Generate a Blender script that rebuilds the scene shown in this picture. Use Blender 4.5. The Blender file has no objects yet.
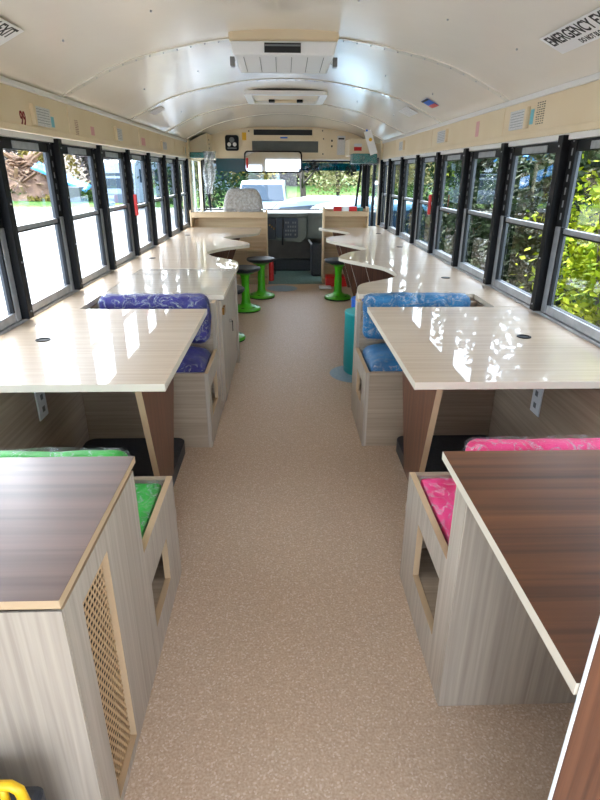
import bpy, bmesh, math, random
from mathutils import Vector, Matrix, noise
from mathutils.geometry import tessellate_polygon
random.seed(7)
S = bpy.context.scene
COL = S.collection
PI = math.pi
H = 1.38

# ------------------------------------------------------------------ camera
def make_camera():
    f, p, yaw, roll = 541.6, math.radians(22.7048), math.radians(1.79086), math.radians(-.2729)
    cp, sp, cy, sy, cr, sr = math.cos(p), math.sin(p), math.cos(yaw), math.sin(yaw), math.cos(roll), math.sin(roll)
    r = Vector((cy, -sy, 0)); fw = Vector((sy*cp, cy*cp, -sp)); d = fw.cross(r)
    R0 = cr*r + sr*d; D0 = -sr*r + cr*d
    cam = bpy.data.cameras.new('camera'); o = bpy.data.objects.new('camera', cam); COL.objects.link(o)
    cam.sensor_fit = 'HORIZONTAL'; cam.sensor_width = 36; cam.lens = 36*f/600; cam.clip_end = 500; cam.clip_start = .02
    U = -D0; B = -fw
    o.matrix_world = Matrix(((R0.x, U.x, B.x, 0), (R0.y, U.y, B.y, 0), (R0.z, U.z, B.z, H), (0, 0, 0, 1)))
    S.camera = o
make_camera()

# ------------------------------------------------------------------ light
SUN_EL, SUN_AZ = 50, 17      # degrees; azimuth to the left of straight ahead
sd = Vector((-math.sin(math.radians(SUN_AZ))*math.cos(math.radians(SUN_EL)),
             math.cos(math.radians(SUN_AZ))*math.cos(math.radians(SUN_EL)), math.sin(math.radians(SUN_EL))))
w = bpy.data.worlds.new('sky'); S.world = w; w.use_nodes = True
nt = w.node_tree; nt.nodes.clear()
wo = nt.nodes.new('ShaderNodeOutputWorld'); bg = nt.nodes.new('ShaderNodeBackground'); sk = nt.nodes.new('ShaderNodeTexSky')
sk.sky_type = 'NISHITA'; sk.sun_disc = False; sk.sun_elevation = math.radians(SUN_EL); sk.sun_rotation = math.radians(-SUN_AZ)
sk.air_density = 1.0; sk.dust_density = 3.0; sk.ozone_density = 1.0
mx = nt.nodes.new('ShaderNodeMixRGB'); mx.blend_type = 'MIX'; mx.inputs[0].default_value = .5; mx.inputs[2].default_value = (5.8, 6.6, 7.8, 1)
nt.links.new(sk.outputs[0], mx.inputs[1]); nt.links.new(mx.outputs[0], bg.inputs[0])
bg.inputs[1].default_value = .9; nt.links.new(bg.outputs[0], wo.inputs[0])
sun = bpy.data.lights.new('sun', 'SUN'); sun.energy = 5.5; sun.angle = math.radians(.6); sun.color = (1, .96, .88)
so = bpy.data.objects.new('sun', sun); COL.objects.link(so); so.rotation_euler = sd.to_track_quat('Z', 'Y').to_euler(); so.location = (0, 4, 12)
S.view_settings.view_transform = 'Standard'; S.view_settings.look = 'None'
S.view_settings.gamma = 1; S.view_settings.use_curve_mapping = False
S.view_settings.exposure = 1.1

# ------------------------------------------------------------------ materials
def mat(name, col, rough=.5, metal=0, coat=0, coat_rough=.03, spec=.5, emis=None):
    m = bpy.data.materials.new(name); m.use_nodes = True
    b = m.node_tree.nodes['Principled BSDF']
    b.inputs['Base Color'].default_value = (*col, 1); b.inputs['Roughness'].default_value = rough
    b.inputs['Metallic'].default_value = metal; b.inputs['Coat Weight'].default_value = coat
    b.inputs['Coat Roughness'].default_value = coat_rough; b.inputs['Specular IOR Level'].default_value = spec
    return m
def srgb(r, g, b):
    f = lambda c: (c/255/12.92) if c/255 <= .04045 else ((c/255+.055)/1.055)**2.4
    return (f(r), f(g), f(b))
def noisy(name, c1, c2, scale=(1, 1, 1), nscale=6, detail=4, rough=.5, coat=0, bump=0, bscale=None, c3=None, lo=.35, hi=.65, metal=0, coat_rough=.04, spec=.5, dist=0):
    m = mat(name, c1, rough, metal, coat, coat_rough, spec); t = m.node_tree; N = t.nodes; L = t.links; b = N['Principled BSDF']
    tc = N.new('ShaderNodeTexCoord'); mp = N.new('ShaderNodeMapping'); mp.inputs['Scale'].default_value = scale
    L.new(tc.outputs['Object'], mp.inputs[0])
    n = N.new('ShaderNodeTexNoise'); n.inputs['Scale'].default_value = nscale; n.inputs['Detail'].default_value = detail
    n.inputs['Distortion'].default_value = dist
    L.new(mp.outputs[0], n.inputs['Vector'])
    r = N.new('ShaderNodeValToRGB'); r.color_ramp.elements[0].position = lo; r.color_ramp.elements[1].position = hi
    r.color_ramp.elements[0].color = (*c1, 1); r.color_ramp.elements[1].color = (*c2, 1)
    if c3:
        e = r.color_ramp.elements.new((lo+hi)/2); e.color = (*c3, 1)
    L.new(n.outputs['Fac'], r.inputs[0]); L.new(r.outputs[0], b.inputs['Base Color'])
    if bump:
        bp = N.new('ShaderNodeBump'); bp.inputs['Strength'].default_value = bump; bp.inputs['Distance'].default_value = .01
        if bscale:
            n2 = N.new('ShaderNodeTexNoise'); n2.inputs['Scale'].default_value = bscale; n2.inputs['Detail'].default_value = 3
            L.new(tc.outputs['Object'], n2.inputs['Vector']); L.new(n2.outputs['Fac'], bp.inputs['Height'])
        else: L.new(n.outputs['Fac'], bp.inputs['Height'])
        L.new(bp.outputs[0], b.inputs['Normal'])
    return m
def wood(name, c1, c2, axis, rough=.45, coat=0, k=1.0, coat_rough=.03):
    a, b_, c = 1.6*k, 75*k, 75*k
    sc = {'x': (a, b_, c), 'y': (b_, a, c), 'z': (b_, c, a)}[axis]
    m = noisy(name, c1, c2, sc, 1.0, 7, rough, coat, bump=.03, lo=.22, hi=.80, coat_rough=coat_rough, dist=.5)
    return m
OAK1, OAK2 = srgb(142, 122, 100), srgb(182, 160, 136)
M = {}
for ax in 'xyz':
    M['oak_'+ax] = wood('oak_laminate_'+ax, OAK1, OAK2, ax)
    M['grey_oak_'+ax] = wood('grey_oak_laminate_'+ax, srgb(148, 133, 117), srgb(188, 173, 154), ax)
    M['shelf_'+ax] = wood('shelf_oak_'+ax, srgb(196, 162, 120), srgb(226, 196, 154), ax)
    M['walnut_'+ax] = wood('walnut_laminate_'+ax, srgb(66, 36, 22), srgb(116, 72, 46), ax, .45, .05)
M['top'] = wood('gloss_oak_worktop', srgb(172, 147, 122), srgb(200, 177, 150), 'x', .35, .6, .8, .012)
M['cabtop'] = wood('gloss_oak_worktop_pale', srgb(182, 166, 146), srgb(206, 190, 170), 'x', .25, .8, .8, .015)
M['walnut_top'] = wood('walnut_worktop', srgb(60, 30, 15), srgb(126, 76, 42), 'x', .5, .08, .45, .25)
M['edge'] = mat('pale_edge_band', srgb(204, 190, 170), .45)
M['oak_edge'] = mat('oak_edge_band', srgb(190, 160, 124), .5)
M['cream'] = noisy('cream_painted_steel', srgb(230, 210, 174), srgb(236, 218, 186), (1, 1, 1), 3, 2, .35)
M['ceil'] = noisy('ceiling_paint', srgb(243, 233, 218), srgb(247, 239, 226), (1, .6, 1), 2.2, 2, .22, .3, bump=.25, bscale=2.6, coat_rough=.12)
M['seam'] = mat('polished_white_seam', srgb(244, 238, 226), .2, 0, .5)
M['darkalu'] = mat('dark_aluminium', srgb(70, 72, 76), .45, .3)
M['mirror'] = mat('mirror_glass', (.42, .47, .53), .03, 1)
M['whitemetal'] = mat('white_metal', srgb(232, 230, 226), .35)
M['alu'] = noisy('aluminium', srgb(158, 160, 164), srgb(176, 178, 182), (1, 1, 1), 20, 2, .4, metal=.6)
M['black'] = mat('black_painted_metal', (.006, .006, .007), .5, spec=.2)
M['blackplastic'] = noisy('black_textured_plastic', (.012, .013, .016), (.022, .024, .03), (1, 1, 1), 60, 2, .5)
M['rubber'] = mat('black_rubber', (.02, .02, .02), .7)
M['white'] = mat('white_plastic', srgb(236, 236, 236), .4)
M['grey'] = mat('grey_plastic', srgb(120, 122, 122), .5)
M['paper'] = noisy('printed_paper', srgb(196, 196, 198), srgb(232, 232, 230), (1, 1, 12), 60, 3, .6)
M['red'] = mat('red_plastic', srgb(200, 28, 24), .4)
M['darkred'] = mat('dark_red_ink', srgb(130, 30, 26), .6)
M['ink'] = mat('black_ink', (.012, .012, .012), .6)
M['brass'] = mat('brass', srgb(150, 112, 60), .3, 1)
M['chrome'] = mat('chrome', (.75, .75, .76), .08, 1)
M['green'] = mat('green_plastic', srgb(70, 176, 16), .35, 0, .3)
M['teal'] = mat('teal_vinyl', srgb(20, 150, 150), .5)
M['bluevinyl'] = mat('blue_vinyl', srgb(10, 100, 205), .5)
M['tealbox'] = noisy('dark_teal_plastic', srgb(20, 92, 92), srgb(50, 128, 124), (1, 1, 1), 14, 3, .3)
M['visor'] = mat('tinted_visor', srgb(8, 60, 66), .25)
M['dash'] = noisy('dash_grey', srgb(92, 98, 94), srgb(106, 112, 106), (1, 1, 1), 8, 2, .6)
M['yellow'] = mat('yellow_plastic', srgb(232, 180, 24), .4)
M['seatgrey'] = noisy('grey_seat_fabric', srgb(150, 140, 132), srgb(186, 178, 168), (1, 1, 1), 30, 4, .8)
def floor_mat():
    m = mat('speckled_vinyl_floor', srgb(192, 168, 140), .5); t = m.node_tree; N = t.nodes; L = t.links; b = N['Principled BSDF']
    tc = N.new('ShaderNodeTexCoord')
    n = N.new('ShaderNodeTexNoise'); n.inputs['Scale'].default_value = 150; n.inputs['Detail'].default_value = 3
    v = N.new('ShaderNodeTexVoronoi'); v.inputs['Scale'].default_value = 210
    n3 = N.new('ShaderNodeTexNoise'); n3.inputs['Scale'].default_value = 60; n3.inputs['Detail'].default_value = 4
    for q in (n, v, n3): L.new(tc.outputs['Object'], q.inputs['Vector'])
    r = N.new('ShaderNodeValToRGB'); cr = r.color_ramp
    cr.elements[0].position = .34; cr.elements[0].color = (*srgb(186, 155, 128), 1)
    cr.elements[1].position = .66; cr.elements[1].color = (*srgb(206, 181, 156), 1)
    e = cr.elements.new(.5); e.color = (*srgb(197, 169, 142), 1)
    L.new(n.outputs['Fac'], r.inputs[0])
    mm = N.new('ShaderNodeMixRGB'); mm.blend_type = 'MULTIPLY'; mm.inputs[0].default_value = .4
    r3 = N.new('ShaderNodeValToRGB'); r3.color_ramp.elements[0].position = .35; r3.color_ramp.elements[0].color = (.78, .76, .74, 1); r3.color_ramp.elements[1].position = .65; r3.color_ramp.elements[1].color = (1, 1, 1, 1)
    L.new(n3.outputs['Fac'], r3.inputs[0]); L.new(r.outputs[0], mm.inputs[1]); L.new(r3.outputs[0], mm.inputs[2])
    r2 = N.new('ShaderNodeValToRGB'); r2.color_ramp.elements[0].position = .88; r2.color_ramp.elements[0].color = (0, 0, 0, 1); r2.color_ramp.elements[1].position = .93; r2.color_ramp.elements[1].color = (1, 1, 1, 1)
    sp = N.new('ShaderNodeSeparateColor'); L.new(v.outputs['Color'], sp.inputs[0]); L.new(sp.outputs[0], r2.inputs[0])
    mix = N.new('ShaderNodeMixRGB'); mix.inputs[2].default_value = (*srgb(212, 190, 168), 1)
    L.new(r2.outputs[0], mix.inputs[0]); L.new(mm.outputs[0], mix.inputs[1]); L.new(mix.outputs[0], b.inputs['Base Color'])
    return m
M['floor'] = floor_mat()
def glass(name, tint=(1, 1, 1), refl=1.0):
    m = bpy.data.materials.new(name); m.use_nodes = True; t = m.node_tree; N = t.nodes; L = t.links; N.clear()
    o = N.new('ShaderNodeOutputMaterial'); mix = N.new('ShaderNodeMixShader'); tr = N.new('ShaderNodeBsdfTransparent'); gl = N.new('ShaderNodeBsdfGlossy')
    fr = N.new('ShaderNodeFresnel'); fr.inputs[0].default_value = 1.45; tr.inputs[0].default_value = (*tint, 1); gl.inputs[1].default_value = .0
    gl.inputs[0].default_value = (refl, refl, refl, 1)
    ge = N.new('ShaderNodeNewGeometry'); sb = N.new('ShaderNodeMath'); sb.operation = 'SUBTRACT'; sb.inputs[0].default_value = 1; ml = N.new('ShaderNodeMath'); ml.operation = 'MULTIPLY'
    L.new(ge.outputs['Backfacing'], sb.inputs[1]); L.new(fr.outputs[0], ml.inputs[0]); L.new(sb.outputs[0], ml.inputs[1])
    L.new(ml.outputs[0], mix.inputs[0]); L.new(tr.outputs[0], mix.inputs[1]); L.new(gl.outputs[0], mix.inputs[2]); L.new(mix.outputs[0], o.inputs[0])
    return m
M['glass'] = glass('window_glass', (.95, .97, .96))
M['tintglass'] = glass('blue_tinted_glass', (.03, .30, .50))
M['clear'] = glass('clear_plastic', (.86, .88, .9), 1)
def wrap_mat(name, lo=.03, hi=.33):
    m = bpy.data.materials.new(name); m.use_nodes = True; t = m.node_tree; N = t.nodes; L = t.links; N.clear()
    o = N.new('ShaderNodeOutputMaterial'); mix = N.new('ShaderNodeMixShader'); tr = N.new('ShaderNodeBsdfTransparent')
    gl = N.new('ShaderNodeBsdfPrincipled'); gl.inputs['Base Color'].default_value = (.85, .87, .9, 1); gl.inputs['Roughness'].default_value = .12
    tc = N.new('ShaderNodeTexCoord'); mp = N.new('ShaderNodeMapping'); mp.inputs['Scale'].default_value = (1, 1, 1); mp.inputs['Rotation'].default_value = (.3, .5, .7)
    n = N.new('ShaderNodeTexNoise'); n.inputs['Scale'].default_value = 17; n.inputs['Detail'].default_value = 5; n.inputs['Distortion'].default_value = 1.0
    L.new(tc.outputs['Object'], mp.inputs[0]); L.new(mp.outputs[0], n.inputs['Vector'])
    sb = N.new('ShaderNodeMath'); sb.operation = 'SUBTRACT'; sb.inputs[1].default_value = .5; ab = N.new('ShaderNodeMath'); ab.operation = 'ABSOLUTE'
    L.new(n.outputs['Fac'], sb.inputs[0]); L.new(sb.outputs[0], ab.inputs[0])
    r = N.new('ShaderNodeValToRGB'); r.color_ramp.elements[0].position = .0; r.color_ramp.elements[0].color = (hi, hi, hi, 1)  # whiter noise contours drawn in as crinkle highlights
    r.color_ramp.elements[1].position = .035; r.color_ramp.elements[1].color = (lo, lo, lo, 1)
    L.new(ab.outputs[0], r.inputs[0]); bp = N.new('ShaderNodeBump'); bp.inputs['Strength'].default_value = 1.0; bp.inputs['Distance'].default_value = .03
    L.new(ab.outputs[0], bp.inputs['Height']); L.new(bp.outputs[0], gl.inputs['Normal'])
    L.new(r.outputs[0], mix.inputs[0]); L.new(tr.outputs[0], mix.inputs[1]); L.new(gl.outputs[0], mix.inputs[2]); L.new(mix.outputs[0], o.inputs[0])
    return m
M['wrap'] = wrap_mat('plastic_wrap'); M['film'] = wrap_mat('hanging_plastic_film', .3, .8)

# ------------------------------------------------------------------ helpers
def link(o, parent=None):
    COL.objects.link(o)
    if parent is not None:
        o.parent = parent; o.matrix_parent_inverse = Matrix.Translation(-parent.location)
    return o
def obj(name, bm, m, parent=None, smooth=False, bevel=0, seg=2):
    me = bpy.data.meshes.new(name)
    bmesh.ops.recalc_face_normals(bm, faces=bm.faces)
    if bm.verts:
        lo = Vector([min(v.co[i] for v in bm.verts) for i in range(3)]); hi = Vector([max(v.co[i] for v in bm.verts) for i in range(3)])
        c = (lo+hi)/2; c.z = lo.z
    else: c = Vector()
    for v in bm.verts: v.co -= c
    bm.to_mesh(me); bm.free()
    for x in (m if isinstance(m, (list, tuple)) else [m]): me.materials.append(x)
    if smooth:
        for p in me.polygons: p.use_smooth = True
    o = bpy.data.objects.new(name, me); o.location = c; link(o, parent)
    if bevel:
        b = o.modifiers.new('bevel', 'BEVEL'); b.width = bevel; b.segments = seg; b.limit_method = 'ANGLE'; b.angle_limit = math.radians(40)
    return o
def thing(name, label, cat, loc=(0, 0, 0), group=None):
    o = bpy.data.objects.new(name, None); COL.objects.link(o); o.location = loc; o.empty_display_size = .05
    o['label'] = label; o['category'] = cat
    if group: o['group'] = group
    return o
def tag(o, label, cat, group=None):
    o['label'] = label; o['category'] = cat
    if group: o['group'] = group
    return o
def struct(o): o['kind'] = 'structure'; return o
def bx(bm, x0, x1, y0, y1, z0, z1, mi=0):
    v = [bm.verts.new((x, y, z)) for x in (x0, x1) for y in (y0, y1) for z in (z0, z1)]
    for f in ((0, 1, 3, 2), (4, 6, 7, 5), (0, 4, 5, 1), (2, 3, 7, 6), (0, 2, 6, 4), (1, 5, 7, 3)):
        bm.faces.new([v[i] for i in f]).material_index = mi
def box(name, x0, x1, y0, y1, z0, z1, m, parent=None, bevel=.002, seg=2):
    bm = bmesh.new(); bx(bm, x0, x1, y0, y1, z0, z1); return obj(name, bm, m, parent, bevel=bevel, seg=seg)
def plate(name, outer, holes, axis, lo, hi, m, parent=None, edge=None, bevel=0, slant=False):
    """slab: 2D outline with holes, thick along an axis; edges may take their own material"""
    bm = bmesh.new(); loops = [outer]+holes; flat = [p for l in loops for p in l]
    P = {'x': lambda a, b, t: (t, a, b), 'y': lambda a, b, t: (a, t, b), 'z': lambda a, b, t: (a, b, t)}[axis]
    tri = tessellate_polygon([[Vector((a, b, 0)) for a, b in l] for l in loops])
    V = [[bm.verts.new(P(a, b, t)) for a, b in flat] for t in (lo, hi)]
    for t in tri:
        for k in (0, 1):
            try: bm.faces.new([V[k][i] for i in t])
            except ValueError: pass
    s = 0
    for l in loops:
        n = len(l)
        for i in range(n):
            j = (i+1) % n
            f = bm.faces.new((V[0][s+i], V[0][s+j], V[1][s+j], V[1][s+i])); horiz = abs(l[i][1]-l[j][1]) < 1e-6 and l[i][1] > .1
            f.material_index = 1 if edge and (axis != 'x' or l is not outer or horiz or slant) else 0
        s += n
    return obj(name, bm, [m, edge] if edge else m, parent, bevel=bevel)
def rect(a0, a1, b0, b1): return [(a0, b0), (a1, b0), (a1, b1), (a0, b1)]
def rrect(a0, a1, b0, b1, r, n=5):
    out = []
    for cx, cy, st in ((a1-r, b1-r, 0), (a0+r, b1-r, 90), (a0+r, b0+r, 180), (a1-r, b0+r, 270)):
        for k in range(n+1):
            t = math.radians(st+90*k/n); out.append((cx+r*math.cos(t), cy+r*math.sin(t)))
    return out
def lathe(name, prof, c, m, parent=None, n=32, axis='z'):
    bm = bmesh.new(); rings = []
    for r, z in prof:
        ring = []
        for k in range(n):
            t = 2*PI*k/n; a, b = r*math.cos(t), r*math.sin(t)
            p = {'z': (a, b, z), 'x': (z, a, b), 'y': (a, z, b)}[axis]
            ring.append(bm.verts.new((c[0]+p[0], c[1]+p[1], c[2]+p[2])))
        rings.append(ring)
    for a, b in zip(rings, rings[1:]):
        for k in range(n): bm.faces.new((a[k], a[(k+1) % n], b[(k+1) % n], b[k]))
    bm.faces.new(rings[0]); bm.faces.new(rings[-1])
    o = obj(name, bm, m, parent, smooth=True)
    md = o.modifiers.new('split', 'EDGE_SPLIT'); md.split_angle = math.radians(38)
    return o
def tube(bm, pts, r, n=8):
    pts = [Vector(p) for p in pts]; rings = []
    for i, p in enumerate(pts):
        d = (pts[min(i+1, len(pts)-1)]-pts[max(i-1, 0)]).normalized()
        a = d.cross(Vector((0, 0, 1)))
        if a.length < .05: a = d.cross(Vector((0, 1, 0)))
        a.normalize(); b = d.cross(a)
        rr = r[i] if isinstance(r, (list, tuple)) else r
        rings.append([bm.verts.new(p+a*rr*math.cos(2*PI*k/n)+b*rr*math.sin(2*PI*k/n)) for k in range(n)])
    for a, b in zip(rings, rings[1:]):
        for k in range(n): bm.faces.new((a[k], a[(k+1) % n], b[(k+1) % n], b[k]))
    bm.faces.new(rings[0]); bm.faces.new(rings[-1])
def cushion_bm(x0, x1, y0, y1, z0, z1, r=.03, amp=.006, seed=0, grow=0, cuts=22, freq=7, lean=0, crown=0):
    bm = bmesh.new(); bmesh.ops.create_cube(bm, size=2)
    bmesh.ops.subdivide_edges(bm, edges=bm.edges, cuts=cuts, use_grid_fill=True)
    h = Vector(((x1-x0)/2+grow, (y1-y0)/2+grow, (z1-z0)/2+grow)); c = Vector(((x0+x1)/2, (y0+y1)/2, (z0+z1)/2)); r = min(r, min(h)*.95)
    for v in bm.verts:
        p = Vector([v.co[i]*h[i] for i in range(3)])
        inner = Vector([max(-(h[i]-r), min(h[i]-r, p[i])) for i in range(3)])
        d = p-inner; d = d.normalized() if d.length > 1e-6 else Vector()
        q = inner+d*r
        nn = noise.noise((q+Vector((seed*3.1, seed, 0)))*freq)
        fine = noise.noise((q+Vector((seed, 5, 0)))*freq*3.7)*.4
        q += d*(nn+fine)*amp
        e = (1-min(1, abs(q.x/h.x))**4)*(1-min(1, abs(q.y/h.y))**4)
        if crown and q.z > 0: q.z += crown*e
        q.y += lean*(q.z/h.z)
        v.co = q+c
    return bm
def cushion(name, label, x0, x1, y0, y1, z0, z1, m, seed, r=.03, lean=0, crown=0, amp=.005, group=None):
    bm = cushion_bm(x0, x1, y0, y1, z0, z1, r, amp, seed, 0, 22, 7, lean, crown)
    o = obj(name, bm, m, None, smooth=True)
    tag(o, label, 'cushion', group)
    bm = cushion_bm(x0, x1, y0, y1, z0, z1, r, .0035, seed+4, .0055, 30, 14, lean, crown)
    wr = obj('plastic_wrap', bm, M['wrap'], o, smooth=True); wr['label'] = 'crinkled clear plastic wrap'
    return o
def text_obj(name, body, size, m, mtx, parent=None, bold=.0, ext=.0004, xs=1.0, align='LEFT'):
    cu = bpy.data.curves.new(name, 'FONT'); cu.body = body; cu.size = size; cu.extrude = ext; cu.offset = bold; cu.align_x = align; cu.resolution_u = 3
    t = bpy.data.objects.new(name, cu); COL.objects.link(t); bpy.context.view_layer.update()
    me = bpy.data.meshes.new_from_object(t.evaluated_get(bpy.context.evaluated_depsgraph_get())); me.name = name
    COL.objects.unlink(t); bpy.data.objects.remove(t)
    me.transform(Matrix.Diagonal((xs, 1, 1, 1))); me.transform(mtx); me.materials.clear(); me.materials.append(m)
    o = bpy.data.objects.new(name, me); link(o, parent)
    return o
def frame_mtx(origin, right, up):
    r = Vector(right).normalized(); u = Vector(up).normalized(); n = r.cross(u); o = Vector(origin)
    return Matrix(((r.x, u.x, n.x, o.x), (r.y, u.y, n.y, o.y), (r.z, u.z, n.z, o.z), (0, 0, 0, 1)))
def dup(root, off, label=None):
    r = root.copy(); COL.objects.link(r); r.location = Vector(root.location)+Vector(off)
    if label: r['label'] = label
    for ch in list(root.children):
        c = ch.copy(); COL.objects.link(c); c.parent = r
        for g in ch.children:
            d = g.copy(); COL.objects.link(d); d.parent = c
    return r

XL, XR, XC = -1.22, 1.29, .035
YB, YF, YE = -1.5, 7.62, 8.3       # rear wall, last window, front bulkhead
TZ = .73
# ------------------------------------------------------------------ shell
fl = box('floor', XL-.1, XR+.1, YB, 7.35, -.06, 0, M['floor'], bevel=0); struct(fl)
# ceiling profile, half
PR = [(1.262, 1.752), (1.25, 1.767), (1.18, 1.806), (1.1, 1.843), (1.0, 1.891), (.9, 1.93), (.75, 1.972), (.6, 2.002), (.45, 2.03), (.3, 2.05), (.15, 2.061), (0, 2.064)]
PROF = [(-a, b) for a, b in PR] + [(a, b) for a, b in reversed(PR[:-1])]
def ceil_z(x):
    a = abs(x-XC)
    for (a1, b1), (a0, b0) in zip(PR, PR[1:]):
        if a0 <= a <= a1: return b0+(b1-b0)*(a-a0)/(a1-a0)
    return PR[0][1]
def loft(bm, prof_at, ys, th):
    rings = []
    for y in ys:
        inn = [bm.verts.new((XC+x, y, z)) for x, z in prof_at(y)]
        out = [bm.verts.new((XC+x*1.02, y, z+th)) for x, z in prof_at(y)]
        rings.append(inn+out[::-1])
    for a, b in zip(rings, rings[1:]):
        n = len(a)
        for k in range(n): bm.faces.new((a[k], a[(k+1) % n], b[(k+1) % n], b[k]))
    bm.faces.new(rings[0]); bm.faces.new(rings[-1])
def pa(y):
    if y < 7.6: return PROF
    t = (y-7.6)/.75
    return [(x, z-.11*t*max(0, 1-abs(x)/1.3)-.0*t) for x, z in PROF]
bm = bmesh.new(); loft(bm, pa, [YB, 0, 2.02, 3.45, 4.89, 6.32, 7.6, 7.9, 8.36], .05)
ce = struct(obj('ceiling', bm, M['ceil'], smooth=True)); md = ce.modifiers.new('s', 'EDGE_SPLIT'); md.split_angle = math.radians(40)
for ys in (.6, 2.02, 3.45, 4.89, 6.32, 7.58):
    bm = bmesh.new()
    pr = lambda y: [(x*.995, z-.006) for x, z in PROF]
    loft(bm, pr, [ys-.03, ys+.03], .004); obj('ceiling_seam', bm, M['seam'], ce, smooth=False)
    bm = bmesh.new()
    for k in range(-16, 17):
        x = XC+k*.075; z = ceil_z(x)-.0075
        bmesh.ops.create_icosphere(bm, subdivisions=1, radius=.0055, matrix=Matrix.Translation((x, ys, z)))
    obj('rivet_row', bm, M['alu'], ce)
bm = bmesh.new()
for ys in (1.3, 2.73, 4.17, 5.6, 6.95):
    for x in (-.95, -.55, -.15, .3, .7, 1.05):
        bmesh.ops.create_icosphere(bm, subdivisions=1, radius=.0055, matrix=Matrix.Translation((x+.03*math.sin(ys*9+x*5), ys, ceil_z(x)-.003)))
obj('screw_heads', bm, M['alu'], ce)
# side walls
for side, X, s in (('left', XL, -1), ('right', XR, 1)):
    # s = outward direction
    o = X+s*.09
    wl = box('wall_'+side, min(X-s*.0, o), max(X-s*.0, o), YB, 8.35 if s < 0 else 7.72, -.06, TZ-.032, M['oak_y'], bevel=0); struct(wl)
    ix = X-s*.17       # boxed-out inner panel under the ledge
    struct(box('trim_1' if s < 0 else 'trim_2', min(ix, X-s*.002), max(ix, X-s*.002), YB+.05, 7.1, .0, TZ-.034, M['oak_y'], bevel=0))
    # sill and header
    sl = box('sill', min(X-s*.001, o), max(X-s*.001, o), YB, 7.62, TZ-.03, TZ+.012, M['alu'], wl, bevel=.003)
    hd = box('header_panel', min(X, o), max(X, o), YB, 7.62, 1.565, 1.80, M['cream'], wl, bevel=0)
    box('header_lip', min(X-s*.012, X), max(X-s*.012, X), YB, 7.6, 1.553, 1.585, M['cream'], wl, bevel=.005)
    box('header_rail', min(X-s*.004, o), max(X-s*.004, o), YB, 7.62, 1.525, 1.5525, M['whitemetal'], wl, bevel=.003)
    box('ceiling_trim', min(X-s*.02, X), max(X-s*.02, X), YB, 7.6, 1.735, 1.76, M['whitemetal'], wl, bevel=.004)
    for y in (1.4, 3.5, 5.15, 6.8):
        box('panel_joint', min(X-s*.003, X), max(X-s*.003, X), y-.002, y+.002, 1.59, 1.73, M['cream'], wl, bevel=0)
    # corner post behind last window
    struct(box('trim_3' if s < 0 else 'trim_4', min(X-s*.03, o), max(X-s*.03, o), 7.6, 7.72, TZ+.0, 1.8, M['cream'], bevel=.006))
# unseen rear wall; window and door openings shaped to let daylight in
rw = plate('wall_rear', rect(XL-.09, XR+.09, -.06, 2.1), [rect(-.50, .62, .02, 1.75), rect(-1.15, -.62, .8, 1.6), rect(.74, 1.22, .8, 1.6)], 'y', YB-.06, YB, M['cream']); struct(rw)
# windows
def window(n, X, s, y0, y1, kind='std'):
    gx = X+s*.035
    root = plate('window_%d' % n, rect(y0+.01, y1-.01, TZ+.013, 1.524), [rect(y0+.035, y1-.05, TZ+.055, 1.485)], 'x', min(gx-s*.012, gx+s*.012), max(gx-s*.012, gx+s*.012), M['darkalu'], bevel=.002)
    struct(root)
    mz = 1.125 if kind == 'std' else 1.105
    def b(nm, a0, a1, ya, yb, z0, z1, m): return box(nm, min(a0, a1), max(a0, a1), ya, yb, z0, z1, m, root, bevel=.0015)
    b('meeting_rail', gx-s*.020, gx+s*.006, y0+.036, y1-.051, mz, mz+.022, M['alu'])
    b('meeting_rail_gasket', gx-s*.018, gx+s*.006, y0+.036, y1-.051, mz-.008, mz-.001, M['black'])
    b('upper_glass', gx-s*.002, gx+s*.002, y0+.05, y1-.05, mz+.024, 1.484, M['glass'])
    b('lower_glass', gx+s*.003, gx+s*.007, y0+.036, y1-.051, TZ+.056, mz-.01, M['glass'])
    # black stile with latch slots on the far side, upper sash
    b('bottom_rail', gx-s*.026, gx-s*.0125, y0+.012, y1-.062, TZ+.0145, TZ+.054, M['alu'])
    st = b('sash_track', gx-s*.030, gx-s*.013, y1-.075, y1-.012, mz+.03, 1.52, M['black'])
    bm = bmesh.new()
    for k in range(7):
        z = mz+.06+k*.055; a = sorted((gx-s*.0315, gx-s*.0295)); bx(bm, a[0], a[1], y1-.05, y1-.04, z, z+.03)
    obj('track_slots', bm, M['alu'], st)
    b('lower_track', gx-s*.030, gx-s*.013, y1-.059, y1-.012, TZ+.014, mz+.028, M['alu'])
    b('lower_track_gasket', gx-s*.029, gx-s*.0125, y1-.075, y1-.061, TZ+.056, mz+.028, M['black'])
    b('near_stile', gx-s*.022, gx-s*.013, y0+.030, y0+.048, TZ+.014, 1.52, M['black'])
    b('top_rail', gx-s*.028, gx-s*.013, y0+.05, y1-.08, 1.475, 1.518, M['black'])
    b('top_rail_cover', gx-s*.034, gx-s*.0285, y0+.17, y1-.2, 1.48, 1.512, M['alu'])
    return root
def pillar(n, X, s, y, wd=.05):
    a = sorted((X-s*.028, X+s*.06)); r = box('trim_%d' % n, a[0], a[1], y-wd/2, y+wd/2, TZ+.0125, 1.545, M['black'], bevel=.003); struct(r)
    bm = bmesh.new()
    for z in (.775, 1.0, 1.25, 1.5):
        bmesh.ops.create_icosphere(bm, subdivisions=1, radius=.005, matrix=Matrix.Translation((X-s*.029, y, z)))
    obj('screw_heads', bm, M['alu'], r)
PL = [-.98, -.27, .43, 1.14, 1.85, 2.555, 3.25, 3.96, 4.67, 5.375, 6.08, 6.80, 7.50]
PRr = [-.86, -.15, .56, 1.27, 1.98, 2.69, 3.395, 4.10, 4.83, 5.56, 6.29, 7.01, 7.58]
wn, tn = 1, 5
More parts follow.
